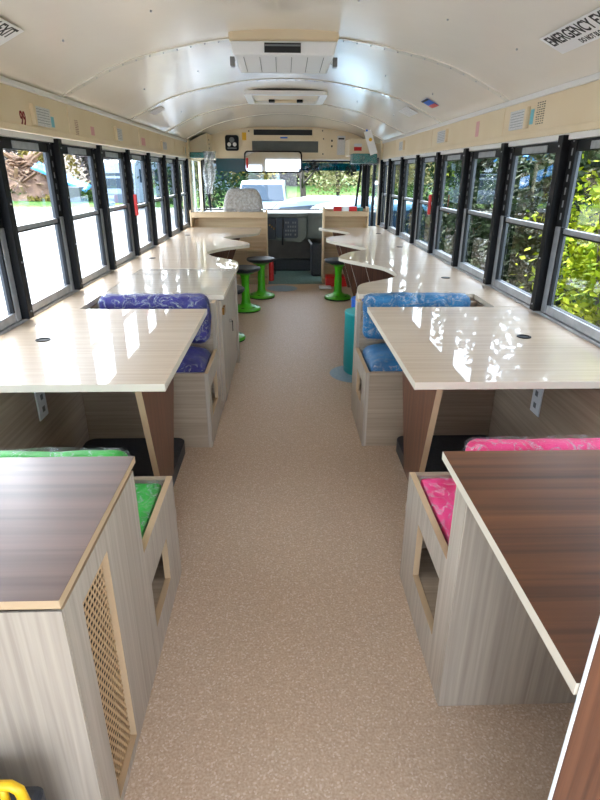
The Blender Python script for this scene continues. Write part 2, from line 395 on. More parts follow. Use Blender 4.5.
for P_, X, s in ((PL, XL, -1), (PRr, XR, 1)):
    for i, y in enumerate(P_):
        pillar(tn, X, s, y); tn += 1
        if i+1 < len(P_):
            window(wn, X, s, y+.02, P_[i+1]-.02, 'exit' if i in (0, 8) and s < 0 or (s > 0 and i == 7) else 'std'); wn += 1
for X, s, y, l in ((XL, -1, 4.645, 'left'), (XR, 1, 4.86, 'right')):
    a = sorted((X-s*.03, X-s*.055)); h = box('emergency_window_handle', a[0], a[1], y-.012, y+.012, 1.06, 1.22, M['red'], bevel=.005)
    tag(h, 'red emergency release handle on a black post between the %s-hand windows' % l, 'handle')

# ------------------------------------------------------------------ front of the bus
wf = plate('wall_front', [(-1.26, 1.57), (1.33, 1.57), (1.33, 1.76), (1.0, 1.9), (.5, 1.965), (XC, 1.975), (-.45, 1.965), (-.95, 1.9), (-1.26, 1.76)], [], 'y', YE, YE+.06, M['cream']); struct(wf)
# deep overhead shelf in front of bulkhead up to windshield
struct(box('trim_90', -1.26, 1.33, YE+.061, 9.2, 1.56, 1.62, M['cream'], bevel=0))
hp = tag(plate('overhead_heater_panel', rrect(-.49, .60, 1.60, 1.945, .02), [rect(-.395, .41, 1.862, 1.945-.012), rect(-.42, .495, 1.648, 1.79)], 'y', YE-.045, YE-.001, M['cream'], bevel=.004), 'wide cream ventilation panel with black slot and grey grille above windshield', 'panel')
box('air_slot', -.394, .409, YE-.03, YE-.006, 1.863, 1.932, M['ink'], hp, bevel=0)
g = box('grille', -.419, .494, YE-.036, YE-.006, 1.649, 1.789, M['grey'], hp, bevel=0)
bm = bmesh.new()
for k in range(22): bx(bm, -.419, .494, YE-.040, YE-.0365, 1.653+k*.0062, 1.656+k*.0062)
obj('louvres', bm, M['dash'], g)
box('maker_badge', -.03, .07, YE-.047, YE-.0455, 1.822, 1.84, M['bluevinyl'], hp, bevel=0)
for x, z in ((-.46, 1.91), (-.46, 1.63), (.55, 1.92), (.56, 1.63), (.565, 1.82)):
    box('screw_head', x-.008, x+.008, YE-.0475, YE-.0455, z-.008, z+.008, M['ink'], hp, bevel=0)
gz = thing('round_gauge_plate', 'black square gauge plate with round dials on the front bulkhead', 'gauge', (-.697, YE, 1.66))
plate('backplate', rrect(-.79, -.605, 1.665, 1.862, .03), [], 'y', YE-.025, YE-.001, M['black'], gz, bevel=.004)
lathe('dial', [(.035, -.028), (.035, -.0255)], (-.697, YE, 1.80), M['grey'], gz, 20, 'y')
lathe('dial', [(.026, -.028), (.026, -.0255)], (-.735, YE, 1.745), M['whitemetal'], gz, 20, 'y')
lathe('dial', [(.026, -.028), (.026, -.0255)], (-.66, YE, 1.745), M['whitemetal'], gz, 20, 'y')
box('legend', -.76, -.635, YE-.028, YE-.0255, 1.69, 1.705, M['grey'], gz, bevel=0)
y_ = tag(box('yellow_notice_sticker', -.555, -.498, YE-.006, YE-.001, 1.80, 1.895, M['yellow'], bevel=0), 'small yellow square sticker beside the cream ventilation panel', 'sticker')
n_ = tag(box('printed_notice', .76, .87, YE-.004, YE-.001, 1.62, 1.86, M['paper'], bevel=0), 'grey printed notice on the bulkhead left of the white box', 'notice')
box('heading_band', .775, .855, YE-.006, YE-.0045, 1.815, 1.835, M['ink'], n_, bevel=0)
for z, wh in ((1.73, 'lower'), (1.80, 'upper')):
    tag(box('wall_switch', .675, .695, YE-.012, YE-.001, z-.012, z+.012, M['ink'], bevel=.002), wh+' small black switch on the cream bulkhead right of the grille', 'switch', 'switches on the bulkhead')
# side boxes
bl = tag(plate('corner_housing', [(-1.25, 1.575), (-.97, 1.575), (-.97, 1.855), (-1.06, 1.82), (-1.21, 1.745), (-1.25, 1.72)], [], 'y', 7.75, YE-.001, M['cream'], bevel=.006), 'cream corner housing above driver window, left of the gauge plate', 'housing')
bm = bmesh.new()
bm.free()
for k in range(4): box('hinge', -.969, -.966, 7.9, 7.93, 1.62+.05*k, 1.64+.05*k, M['ink'], bl, bevel=0)
br = tag(box('door_motor_box', .87, 1.12, 7.75, YE-.001, 1.60, 1.80, M['cream'], bevel=.006), 'cream box with red warning label above the entrance door', 'box')
box('warning_label', .93, 1.03, 7.747, 7.7495, 1.655, 1.70, M['red'], br, bevel=0); box('label_strip', .93, 1.03, 7.747, 7.7495, 1.705, 1.74, M['paper'], br, bevel=0)
tr_ = tag(box('teal_storage_bin', .885, 1.20, 7.5, 7.735, 1.50, 1.615, M['tealbox'], bevel=.01), 'teal storage bin wrapped in plastic on the right below the cream box', 'bin')
bm = cushion_bm(.88, 1.205, 7.495, 7.74, 1.485, 1.6, .02, .006, 3, .004, 14, 14); obj('plastic_wrap', bm, M['wrap'], tr_, smooth=True)
tl_ = tag(box('teal_storage_bin', -1.17, -.87, 7.5, 7.7, 1.555, 1.62, M['tealbox'], bevel=.01), 'teal bin with hanging plastic film on the left above the driver seat', 'bin')
bm = bmesh.new(); V = []
for i in range(13):
    for j in range(17):
        u, v = i/12, j/16
        V.append(bm.verts.new((-1.0+.16*u*(1-.3*v)+.015*math.sin(9*v+3*u), 7.48+.02*math.sin(14*u+4*v)+.012*noise.noise(Vector((u*5, v*5, 0))), 1.63-.5*v)))
for i in range(12):
    for j in range(16): bm.faces.new((V[i*17+j], V[(i+1)*17+j], V[(i+1)*17+j+1], V[i*17+j+1]))
hs = obj('hanging_film', bm, M['film'], tl_, smooth=True); hs.modifiers.new('s', 'SOLIDIFY').thickness = .002
bm = cushion_bm(-1.18, -.86, 7.495, 7.71, 1.54, 1.6, .02, .008, 5, .006, 12, 14); obj('plastic_wrap', bm, M['wrap'], tl_, smooth=True)
# paper folder hanging
hp_ = thing('hanging_paper_packet', 'white paper packet with yellow dot hanging from ceiling edge near front right', 'papers', (1.1, 7.2, 1.6))
bm = bmesh.new(); bx(bm, -.045, .045, -.004, .004, -.27, 0); pk = obj('packet', bm, M['white'], hp_); pk.matrix_parent_inverse = Matrix(); pk.location = (0, 0, 0)
pk.matrix_parent_inverse = Matrix(); pk.location = (.01, 0, 0); pk.rotation_euler = (0, -.35, 0)
d_ = lathe('yellow_dot', [(.02, -.007), (.02, -.0045)], (0, 0, .17), M['yellow'], hp_, 16, 'y'); d_.matrix_parent_inverse = Matrix(); d_.location = (-.035, -.006, .14); d_.rotation_euler = (0, -.35, 0)
c_ = lathe('hook', [(.012, -.01), (.012, .01)], (0, 0, .26), M['bluevinyl'], hp_, 12, 'y'); c_.matrix_parent_inverse = Matrix(); c_.location = (-.09, 0, .245)
# mirror
mr = thing('interior_mirror', 'wide black-rimmed interior mirror hanging above the windshield', 'mirror', (-.13, 8.1, 1.38))
plate('mirror_case', rrect(-.52, .265, 1.385, 1.66, .05), [], 'y', 8.02, 8.05, M['black'], mr, bevel=.008)
plate('mirror_glass', rrect(-.50, .245, 1.403, 1.642, .04), [], 'y', 8.012, 8.0195, M['mirror'], mr)
box('mounting_bracket', -.16, -.10, 8.051, 8.25, 1.56, 1.585, M['black'], mr); box('mounting_bracket', -.16, -.10, 8.22, 8.25, 1.586, 1.6, M['black'], mr)
box('red_reflection', -.495, -.465, 8.008, 8.0115, 1.44, 1.57, M['red'], mr, bevel=0)  # red strip painted as a reflection at the mirror's left end
# windshield
ws = plate('window_50', rect(-1.24, 1.31, .80, 1.56), [rect(-1.08, .1-.0, .86, 1.53), rect(.1, 1.12, .86, 1.53)] if False else [rect(-1.215, 1.225, .86, 1.535)], 'y', 9.0, 9.05, M['black']); struct(ws)
box('glass_pane', -1.214, 1.224, 9.02, 9.026, .865, 1.53, M['glass'], ws, bevel=0)
box('sun_band', .12, 1.22, 9.012, 9.018, 1.42, 1.529, M['tintglass'], ws, bevel=0)
for nm, px_, z_, lab in (('left', .45, 1.47, 'small black fan on the windshield top right of the mirror'), ('right', 1.0, 1.42, 'small black fan above the entrance door next to teal bin')):
    f = thing('dash_fan', lab, 'fan', (px_, 8.6, z_))
    bm = bmesh.new(); C_ = Vector((px_, 8.6, z_))
    for dy, rr in ((-.02, .07), (0, .085), (.02, .07), (-.024, .035)): tube(bm, [C_+Vector((rr*math.cos(2*PI*q/24), dy, rr*math.sin(2*PI*q/24))) for q in range(25)], .003, 5)
    for q in range(8): a = 2*PI*q/8; e_ = Vector((math.cos(a), 0, math.sin(a))); tube(bm, [C_+e_*.012+Vector((0, -.026, 0)), C_+e_*.05+Vector((0, -.024, 0)), C_+e_*.085, C_+e_*.07+Vector((0, .02, 0))], .0022, 4)
    obj('fan_cage', bm, M['black'], f)
    bm = bmesh.new()
    for k in range(5):
        t = 2*PI*k/5; a = Vector((math.cos(t), 0, math.sin(t))); b = Vector((-math.sin(t), .25, math.cos(t))); c = Vector((px_, 8.6, z_))
        v = [bm.verts.new(c+a*.01-b*.008), bm.verts.new(c+a*.065-b*.025), bm.verts.new(c+a*.065+b*.02), bm.verts.new(c+a*.01+b*.008)]
        v2 = [bm.verts.new(q.co+Vector((0, .003, 0))) for q in v]
        bm.faces.new(v); bm.faces.new(v2[::-1])
        for i in range(4): bm.faces.new((v[i], v[(i+1) % 4], v2[(i+1) % 4], v2[i]))
    obj('fan_blades', bm, M['blackplastic'], f)
    lathe('hub', [(.016, -.018), (.016, .012)], (px_, 8.6, z_), M['grey'], f, 14, 'y')
    bm = bmesh.new(); tube(bm, [(px_, 8.62, z_+.075), (px_, 8.66, z_+.11), (px_, 8.68, 1.559)], .008); obj('stalk', bm, M['black'], f)
tag(box('sun_visor', -.93, -.50, 8.28, 8.298, 1.40, 1.568, M['visor'], bevel=.004), 'dark teal tinted sun visor above the driver seat left of mirror', 'sun visor')
# driver side window + door glass, posts
dw = plate('window_51', rect(7.72, 9.05, TZ, 1.80), [rect(7.80, 8.95, .84, 1.54)], 'x', XL-.06, XL-.02, M['cream']); struct(dw)
box('glass_pane', XL-.045, XL-.039, 7.80, 8.95, .84, 1.54, M['glass'], dw, bevel=0); box('window_divider', XL-.055, XL-.025, 8.34, 8.38, .841, 1.539, M['alu'], dw)
dd = plate('door_1', rect(7.73, 8.98, -.40, 1.58), [rect(7.82, 8.32, -.3, 1.5), rect(8.39, 8.9, -.3, 1.5)], 'x', XR, XR+.04, M['black']); struct(dd)
box('door_glass', XR+.015, XR+.02, 7.82, 8.32, -.3, 1.5, M['glass'], dd, bevel=0); box('door_glass', XR+.015, XR+.02, 8.39, 8.9, -.3, 1.5, M['glass'], dd, bevel=0)
struct(plate('wall_right_front', rect(7.72, 9.05, 1.581, 1.8), [], 'x', XR, XR+.04, M['cream']))
bm = bmesh.new(); tube(bm, [(-1.10, 8.25, 1.555), (-1.03, 8.25, .88)], .018); tag(obj('grab_pole', bm, M['black']), 'slanted black pole behind the hanging film by the driver window', 'pole')
bm = bmesh.new(); tube(bm, [(1.10, 8.2, 1.555), (1.035, 8.2, .9), (1.03, 8.2, .02)], .018); tag(obj('grab_pole', bm, M['black']), 'slanted black pole beside the entrance door behind the right bookshelf', 'pole')
# dash, floor mat, firewall
mt = box('floor_front', -1.2, 1.2, 7.352, 8.6, -.06, -.001, noisy('grey_green_mat', srgb(92, 116, 108), srgb(112, 138, 128), (1, 1, 1), 40, 2, .5)); struct(mt)
struct(box('wall_firewall', -1.2, 1.28, 8.62, 8.70, -.06, .84, M['dash'], bevel=0))
dh = thing('dashboard', 'grey driver dashboard with dark switch panel under the windshield', 'dashboard', (0, 8.4, 0))
plate('dash_top', [(-1.19, 8.15), (.2, 8.15), (.36, 8.25), (1.0, 8.25), (1.0, 8.61), (-1.19, 8.61)], [], 'z', .80, .852, M['dash'], dh, bevel=.008)
box('dash_ledge', -1.19, 1.25, 8.71, 8.99, .78, .845, M['dash'], dh, bevel=.004)
plate('console', [(-.26, .49), (.26, .45), (.34, .52), (.34, .799), (-.26, .799)], [], 'y', 8.17, 8.4, M['dash'], dh, bevel=.012)
box('side_console', .345, .95, 8.28, 8.6, .50, .799, M['dash'], dh, bevel=.006)
swp = plate('switch_panel', rrect(-.10, .215, .515, .79, .03), [], 'y', 8.155, 8.169, mat('navy_panel', srgb(8, 28, 50), .4), dh, bevel=.003)
bm = bmesh.new()
for r_ in range(4):
    for k in range(5):
        if (r_*5+k) % 7 == 3: continue
        box('switch', .03+k*.034, .05+k*.034, 8.149, 8.1548, .55+r_*.055, .575+r_*.055, M['grey'], swp, bevel=0)
box('instrument_shroud', -.255, -.105, 8.10, 8.169, .50, .795, M['blackplastic'], dh, bevel=.01)
box('firewall_cover', -.25, .60, 8.6, 8.619, .17, .45, noisy('brown_grey_cover', srgb(84, 78, 70), srgb(100, 92, 84), (1, 1, 1), 6, 2, .6), dh)
box('kick_box', -.20, .62, 8.45, 8.6, 0, .165, M['blackplastic'], dh, bevel=.01)
bm = bmesh.new(); tube(bm, [(.0, 8.17, .79), (0.0, 8.13, .7), (-.01, 8.12, .5), (-.01, 8.13, .42)], .012); obj('microphone_cord', bm, M['black'], dh)
for k in range(3):
    bm = bmesh.new(); bmesh.ops.create_icosphere(bm, subdivisions=1, radius=.016, matrix=Matrix.Translation((-.19+.03*k, 8.085, .70-.025*k))); obj('key', bm, M['brass'], dh)
bm = bmesh.new(); tube(bm, [(.38, 8.3, .47), (.42, 8.1, .42), (.52, 8.0, .36), (.6, 8.0, .36)], .014); tag(obj('door_handle_bar', bm, M['whitemetal']), 'thin white curved bar beside the dashboard left of the right bookshelf', 'handle')
# black handle block right of dash
tag(box('engine_cover', .40, .95, 7.95, 8.27, 0.0, .44, M['blackplastic'], bevel=.03), 'black low cover beside the dashboard behind the right bookshelf', 'cover')
# driver seat
dsx = thing('driver_seat', 'grey driver seat with rounded backrest under clear plastic behind left shelf', 'seat', (-.55, 7.85, 0))
bm = cushion_bm(-.80, -.27, 7.72, 7.86, .62, 1.19, .06, .004, 9, 0, 20)
for v in bm.verts:
    if v.co.z > .95:
        t = (v.co.z-.95)/.24; v.co.x = -.545+(v.co.x+.545)*(1-.30*t*t)
obj('backrest', bm, M['seatgrey'], dsx, smooth=True)
obj('seat_base', cushion_bm(-.79, -.30, 7.70, 8.06, .40, .55, .05, .003, 2, 0, 14), M['seatgrey'], dsx, smooth=True)
box('pedestal', -.70, -.40, 7.78, 8.02, 0, .42, M['black'], dsx, bevel=.02)
box('back_bracket', -.60, -.50, 7.80, 7.85, .5, .66, M['black'], dsx, bevel=.01)
bm = cushion_bm(-.805, -.265, 7.715, 7.865, .90, 1.20, .06, .008, 19, .006, 20)
for v in bm.verts:
    if v.co.z > .95:
        t = (v.co.z-.95)/.24; v.co.x = -.545+(v.co.x+.545)*(1-.30*t*t)
obj('plastic_cover', bm, M['wrap'], dsx, smooth=True)

# ------------------------------------------------------------------ shelves behind the driver
def bookshelf(label, x0, x1, y, zt, lip, shelves, out):
    t = thing('bookshelf', label, 'shelf', ((x0+x1)/2, y, 0))
    box('back_panel', x0+.018, x1-.018, y+.20, y+.215, 0, zt-.03, M['shelf_x'], t)
    box('side_panel', x0, x0+.0175, y, y+.215, 0, zt, M['shelf_z'], t); box('side_panel', x1-.0175, x1, y, y+.215, 0, zt, M['shelf_z'], t)
    for z in shelves: box('shelf', x0+.018, x1-.018, y+.004, y+.199, z-.02, z, M['shelf_x'], t)
    box('front_lip', x0+.018, x1-.018, y-.002, y+.014, lip-.02, lip+.045, M['oak_edge'], t)
    box('bottom_rail', x0+.018, x1-.018, y+.002, y+.016, 0, .06, M['oak_edge'], t)
    return t
bookshelf('low oak bookshelf behind the driver seat at the front left', -1.195, -.205, 7.36, .94, .87, (.88, .44, .08), -1)
bookshelf('tall oak bookshelf at front right beside the entrance door', .525, 1.115, 7.39, .98, .885, (.895, .60, .30, .08), 1)
# objects on top
for i, (x0, x1, m, c) in enumerate(((.66, .76, 'red', 'red block on the right bookshelf top, next to the side near the aisle'), (.765, .855, 'white', 'white block between the two red blocks on the right bookshelf'), (.86, .96, 'red', 'red block right of the white block on the right bookshelf'), (.965, 1.04, 'tealbox', 'dark teal block rightmost on top of the right bookshelf'))):
    tag(box('storage_block', x0, x1, 7.42, 7.56, .896, .985 if i < 3 else .975, M[m], bevel=.006), c, 'block', 'blocks on the right bookshelf')
pb = tag(obj('plastic_bag_roll', cushion_bm(-1.12, -.60, 7.40, 7.55, .881, .955, .03, .008, 12, 0, 18, 12), M['clear'], smooth=True), 'long clear plastic packaging lying along the left bookshelf top', 'packaging')
pb2 = tag(obj('plastic_bag_roll', cushion_bm(-.57, -.25, 7.40, 7.55, .881, .945, .03, .008, 14, 0, 18, 12), M['clear'], smooth=True), 'short clear plastic packaging at the aisle end of the left bookshelf top', 'packaging')
tag(box('red_crate', .56, .99, 7.16, 7.36, 0, .13, M['red'], bevel=.008), 'low red crate on the floor under the right counter end', 'crate')
tag(obj('white_packet', cushion_bm(.46, .62, 6.98, 7.12, .001, .03, .012, .003, 4, 0, 8), M['white'], smooth=True), 'small white packet on the floor beside the red crate', 'packet')
ex = thing('fire_extinguisher', 'small red extinguisher hanging at aisle end of the left bookshelf', 'fire extinguisher', (-.16, 7.45, .02))
lathe('cylinder', [(.02, .0), (.034, .01), (.034, .24), (.02, .28), (.012, .30)], (-.165, 7.47, .02), M['red'], ex, 20)
box('valve', -.18, -.15, 7.455, 7.485, .321, .36, M['black'], ex)
bm = bmesh.new(); tube(bm, [(-.14, 7.44, .34), (-.11, 7.43, .28), (-.115, 7.43, .12)], .009); obj('hose', bm, M['black'], ex)

# ------------------------------------------------------------------ ceiling fittings
ac = thing('ceiling_air_conditioner', 'white ceiling air conditioner with black outlet slot and beige shroud', 'air conditioner', (0, 3.5, 1.95))
bm = bmesh.new(); prof = [(-.27, 2.05), (-.262, 2.02), (.29, 2.02), (.298, 2.05), (.20, 2.075), (-.18, 2.075)]
plate('shroud', [(-.275, 2.008), (.295, 2.010), (.297, 2.055), (.25, 2.075), (-.23, 2.075), (-.277, 2.055)], [], 'y', 3.30, 3.8, M['cream'], ac, bevel=.012)
bm = bmesh.new()
A = [(-.268, 3.28, 2.0075), (.288, 3.28, 2.0095), (.288, 3.8, 2.0075), (-.268, 3.8, 2.0075)]
B = [(-.252, 3.28, 1.945), (.272, 3.28, 1.945), (.262, 3.72, 1.925), (-.242, 3.72, 1.925)]
va = [bm.verts.new(p) for p in A]; vb = [bm.verts.new(p) for p in B]
bm.faces.new(va); bm.faces.new(vb[::-1])
for i in range(4): bm.faces.new((va[i], vb[i], vb[(i+1) % 4], va[(i+1) % 4]))
hs_ = obj('housing', bm, M['white'], ac, bevel=.01, seg=3)
box('outlet_slot', -.09, .098, 3.272, 3.281, 1.955, 1.998, M['ink'], hs_, bevel=0)
box('outlet_flap', -.088, .096, 3.266, 3.2715, 1.983, 1.990, M['grey'], hs_, bevel=0)
bm = bmesh.new()
for k in range(6):
    x = -.20+k*.084
    v = [(x-.0015, 3.32, 1.9425), (x+.0015, 3.32, 1.9425), (x+.0015, 3.66, 1.9265), (x-.0015, 3.66, 1.9265)]
    up = [bm.verts.new(p) for p in v]; dn = [bm.verts.new((p[0], p[1], p[2]-.002)) for p in v]
    bm.faces.new(dn)
    for i in range(4): bm.faces.new((up[i], up[(i+1) % 4], dn[(i+1) % 4], dn[i]))
obj('grille_lines', bm, M['grey'], hs_)
for x in (-.275, .297): box('side_clip', x-.012, x+.012, 3.5, 3.56, 1.93, 1.975, M['grey'], hs_)
ht = thing('roof_hatch', 'cream roof hatch frame with two black latches in the ceiling', 'hatch', (.03, 5.7, 2.0))
plate('hatch_frame', rrect(-.335, .40, 5.38, 6.12, .04), [rrect(-.27, .335, 5.45, 6.05, .03)], 'z', 2.012, 2.045, M['whitemetal'], ht, bevel=.006)
box('hatch_lid', -.269, .334, 5.451, 6.049, 2.034, 2.044, M['cream'], ht)
for x in (-.10, .17): box('latch', x-.03, x+.03, 5.9, 5.98, 2.012, 2.033, M['black'], ht, bevel=.006)
box('crossbar', -.08, .15, 5.96, 6.0, 2.013, 2.033, M['cream'], ht)
def on_ceiling(x, dz=.004):
    z = ceil_z(x)-dz; e = .01; sl = (ceil_z(x+e)-ceil_z(x-e))/(2*e)
    return z, Vector((1, 0, sl)).normalized()
# emergency exit stickers: flat rectangles lying on the curve
for lab, xs_, y0, y1, sgn in (('white EMERGENCY EXIT sticker on the ceiling at the right', 1.085, 2.535, 2.03, 1), ('white EMERGENCY EXIT sticker on the ceiling at the left', -1.03, 1.965, 2.47, -1)):
    z, tx = on_ceiling(xs_, .011)
    right = Vector((0, -1, 0)) if sgn > 0 else Vector((0, 1, 0)); up = -tx if sgn > 0 else tx
    mtx = frame_mtx((xs_, y0, z), right, up)
    bm = bmesh.new(); bx(bm, 0, .505, -.058, .058, -.0015, 0); bm.transform(mtx)
    st = tag(obj('emergency_exit_sticker', bm, M['white']), lab, 'sticker')
    t1 = text_obj('lettering', 'EMERGENCY EXIT', .078, M['ink'], mtx @ Matrix.Translation((.018, -.006, .0003)), st, .0016, .0003, .73)
    t2 = text_obj('lettering', 'DO NOT BLOCK', .034, M['ink'], mtx @ Matrix.Translation((.18, -.046, .0003)), st, .0008, .0003, .72)
def ceil_card(name, lab, xc, y0, y1, wd, m, cat='sticker'):
    z, tx = on_ceiling(xc, .008); mtx = frame_mtx((xc, (y0+y1)/2, z), (0, -1, 0), -tx)
    h = (y1-y0)/2; bm = bmesh.new(); bx(bm, -h, h, -wd/2, wd/2, -.001, .0)
    bm.transform(mtx); return tag(obj(name, bm, m), lab, cat)
c0 = ceil_card('coloured_sticker', 'small red and blue striped sticker on the right ceiling', 1.085, 4.40, 4.58, .10, M['bluevinyl'])
z, tx = on_ceiling(1.085, .0095); mtx = frame_mtx((1.085, 4.49, z), (0, -1, 0), -tx)
bm = bmesh.new(); bx(bm, -.09, .09, -.05, -.014, -.0005, .0005); bm.transform(mtx); obj('red_stripe', bm, M['red'], c0)
bm = bmesh.new(); bx(bm, -.09, .09, .034, .05, -.0005, .0005); bm.transform(mtx); obj('black_stripe', bm, M['ink'], c0)
ceil_card('paper_label', 'white printed label on the ceiling just beyond the striped sticker', 1.07, 5.0, 5.35, .11, M['paper'], 'label')
ceil_card('paper_label', 'white printed label on the left ceiling beyond the first seams', -1.03, 4.98, 5.2, .10, M['paper'], 'label')
# labels and writing on the cream header panels
def wall_card(name, lab, X, s, y0, y1, z0, z1, m, cat='label', th=.004):
    a = sorted((X-s*.0005, X-s*th)); return tag(box(name, a[0], a[1], y0, y1, z0, z1, m, bevel=0), lab, cat)
pinkp = mat('pink_print', srgb(226, 170, 170), .6); bluep = mat('blue_print', srgb(120, 190, 205), .6)
def notice_box(lab, X, s, y0, y1, z0, z1, side=True):
    o = wall_card('printed_notice', lab, X, s, y0, y1, z0, z1, M['paper'], 'notice', .012)
    a = sorted((X-s*.0125, X-s*.014))
    bm = bmesh.new()
    for k in range(6): bx(bm, a[0], a[1], y0+.02, y1-.02, z0+.012+k*(z1-z0)/7, z0+.014+k*(z1-z0)/7)
    obj('print_lines', bm, M['grey'], o)
    a = sorted((X-s*.0005, X-s*.02)); box('clip_strip', a[0], a[1], y0-.03, y0-.002, z0-.003, z1+.006, M['cream'], o)
notice_box('large silver printed notice on left header beside the dark red 99', XL, -1, 3.02, 3.21, 1.595, 1.68)
notice_box('second printed notice along the left header panel', XL, -1, 4.43, 4.58, 1.60, 1.68)
notice_box('third printed notice along the left header panel', XL, -1, 5.22, 5.38, 1.60, 1.68) if False else None
notice_box('third printed notice along the left header panel', XL, -1, 6.05, 6.28, 1.60, 1.67)
notice_box('small white notice at the far end of the left header panel', XL, -1, 7.38, 7.5, 1.60, 1.67)
notice_box('large grey printed notice on right header beside the dotted lettering', XR, 1, 3.17, 3.38, 1.607, 1.70)
notice_box('second grey printed notice along the right header panel', XR, 1, 4.68, 4.93, 1.615, 1.70)
notice_box('third grey printed notice along the right header panel', XR, 1, 6.3, 6.52, 1.615, 1.70)
m9 = frame_mtx((XL+.0015, 2.865, 1.585), (0, 1, 0), (0, 0, 1)); t9 = text_obj('red_number', '99', .085, M['darkred'], m9, None, .001, .0008, .75); tag(t9, 'dark red number 99 stencilled on the left header panel', 'number')
def dots(lab, X, s, y0, y1, z0, z1, rows, m):
    bm = bmesh.new(); a = sorted((X-s*.0005, X-s*.0015)); rnd = random.Random(int(y0*100))
    for r_ in range(rows):
        z = z0+(z1-z0)*r_/(rows-1)
        for k in range(4):
            y = y0+(y1-y0)*k/4; bx(bm, a[0], a[1], y, y+(y1-y0)*.25*rnd.uniform(.3, .75), z, z+(z1-z0)/rows*.4)
    tag(obj('printed_lettering', bm, m), lab, 'lettering')
dots('rows of tiny black lettering on right header right of the large notice', XR, 1, 2.97, 3.07, 1.615, 1.71, 10, M['ink'])
dots('narrow ladder of faint brown lettering on the left header panel', XL, -1, 3.60, 3.66, 1.585, 1.66, 9, M['darkred'])
wall_card('faded_sticker', 'faded blue sticker touching the large notice on right header', XR, 1, 3.09, 3.13, 1.62, 1.69, bluep, 'sticker', .002)
wall_card('faded_sticker', 'faded blue sticker beside the large silver notice on left header', XL, -1, 3.23, 3.28, 1.60, 1.65, bluep, 'sticker', .002)
wall_card('faded_sticker', 'faded pink sticker on left header past the ladder of lettering', XL, -1, 3.88, 3.95, 1.60, 1.65, pinkp, 'sticker', .002)
wall_card('faded_sticker', 'faded pink sticker on right header between two grey notices', XR, 1, 3.93, 3.99, 1.61, 1.70, pinkp, 'sticker', .002)
wall_card('faded_sticker', 'faded pink sticker on left header between second and third notices', XL, -1, 5.22, 5.36, 1.60, 1.66, pinkp, 'sticker', .002)

# ------------------------------------------------------------------ cabinets and benches
def seat_hole(y0, y1, z0, z1): return rect(y0, y1, z0, z1)
def bench(label, s, xa, xw, yback, yfront, y_post, hole, zt=.70, sz=.44, oak='grey_oak_z'):
    """s=+1 right side, -1 left; xa aisle face, xw wall side; yback: back end, yfront: seat front"""
    t = thing('booth_bench', label, 'bench', ((xa+xw)/2, (yback+yfront)/2, 0))
    d = 1 if yfront > yback else -1
    out = [(yback, 0), (yfront, 0), (yfront, sz), (y_post, sz), (y_post, zt), (yback, zt)]
    a = sorted((xa, xa+s*.02))
    sp_ = plate('side_panel', out, [hole], 'x', a[0], a[1], M[oak], t, edge=M['oak_edge'])
    xi = xa+s*.0205
    b = sorted((xi, xw))
    f = sorted((yfront, yfront-d*.02)); box('front_panel', b[0], b[1], f[0], f[1], 0, sz, M['oak_x'], t, bevel=.001)
    k = sorted((y_post-d*.004, y_post-d*.022)); box('back_board', b[0], b[1], k[0], k[1], 0, zt, M['oak_x'], t, bevel=.001)
    e = sorted((y_post-d*.003, yfront-d*.021)); box('seat_board', b[0], b[1], e[0], e[1], sz-.085, sz-.067, M['oak_x'], t, bevel=.001)
    box('shelf_floor', b[0], b[1], e[0], e[1], hole[0][1]-.02, hole[0][1]-.003, M['oak_x'], t, bevel=.001)
    h_ = sorted((xi+s*.3, xi+s*.315)); box('shelf_back', h_[0], h_[1], e[0], e[1], hole[0][1]-.002, sz-.086, M['oak_y'], t, bevel=.001)
    return t
vin = {k: noisy(k+'_vinyl', srgb(*c1), srgb(*c2), (1, 1, 1), 9, 3, .45, .0, bump=.2, spec=.3) for k, c1, c2 in
       (('green', (28, 140, 40), (54, 172, 60)), ('pink', (206, 30, 92), (226, 54, 120)), ('blue', (2, 72, 112), (6, 98, 142)), ('purple', (18, 10, 80), (32, 22, 108)))}
WI = .17   # ledge box depth
# right rear bench (pink) and desk
bench('oak booth bench under the walnut desk at the right, cubby hole facing aisle', 1, .425, XR-WI-.002, 1.068, 1.60, 1.145, rect(1.18, 1.435, .14, .345), zt=.68)
dk = thing('walnut_desk', 'walnut topped desk at the near right with pale edge', 'desk', (.85, .9, 0))
plate('desktop', rect(.415, XR-.002, .547, 1.25), [], 'z', .684, .708, M['walnut_top'], dk, edge=M['edge'], bevel=.0015)
box('end_panel', .4255, XR-WI-.004, 1.060, 1.0675, 0, .68, M['grey_oak_z'], dk, bevel=.001)
pn = thing('tall_walnut_partition', 'tall dark walnut partition panel at the lower right corner', 'partition', (.8, .54, 0))
box('panel', .4225, XR-.002, .539, .545, 0, 1.50, M['walnut_z'], pn, bevel=0); box('edge_strip', .4195, .422, .5385, .5455, 0, 1.50, M['whitemetal'], pn, bevel=.001)
cushion('seat_cushion', 'pink seat cushion wrapped in clear plastic behind the walnut desk', .455, 1.10, 1.15, 1.573, .379, .437, vin['pink'], 1, r=.014, crown=.008, amp=.003)
cushion('back_cushion', 'pink back cushion in clear plastic behind the far edge of walnut desk', .50, 1.10, 1.262, 1.335, .467, .710, vin['pink'], 2, r=.03)
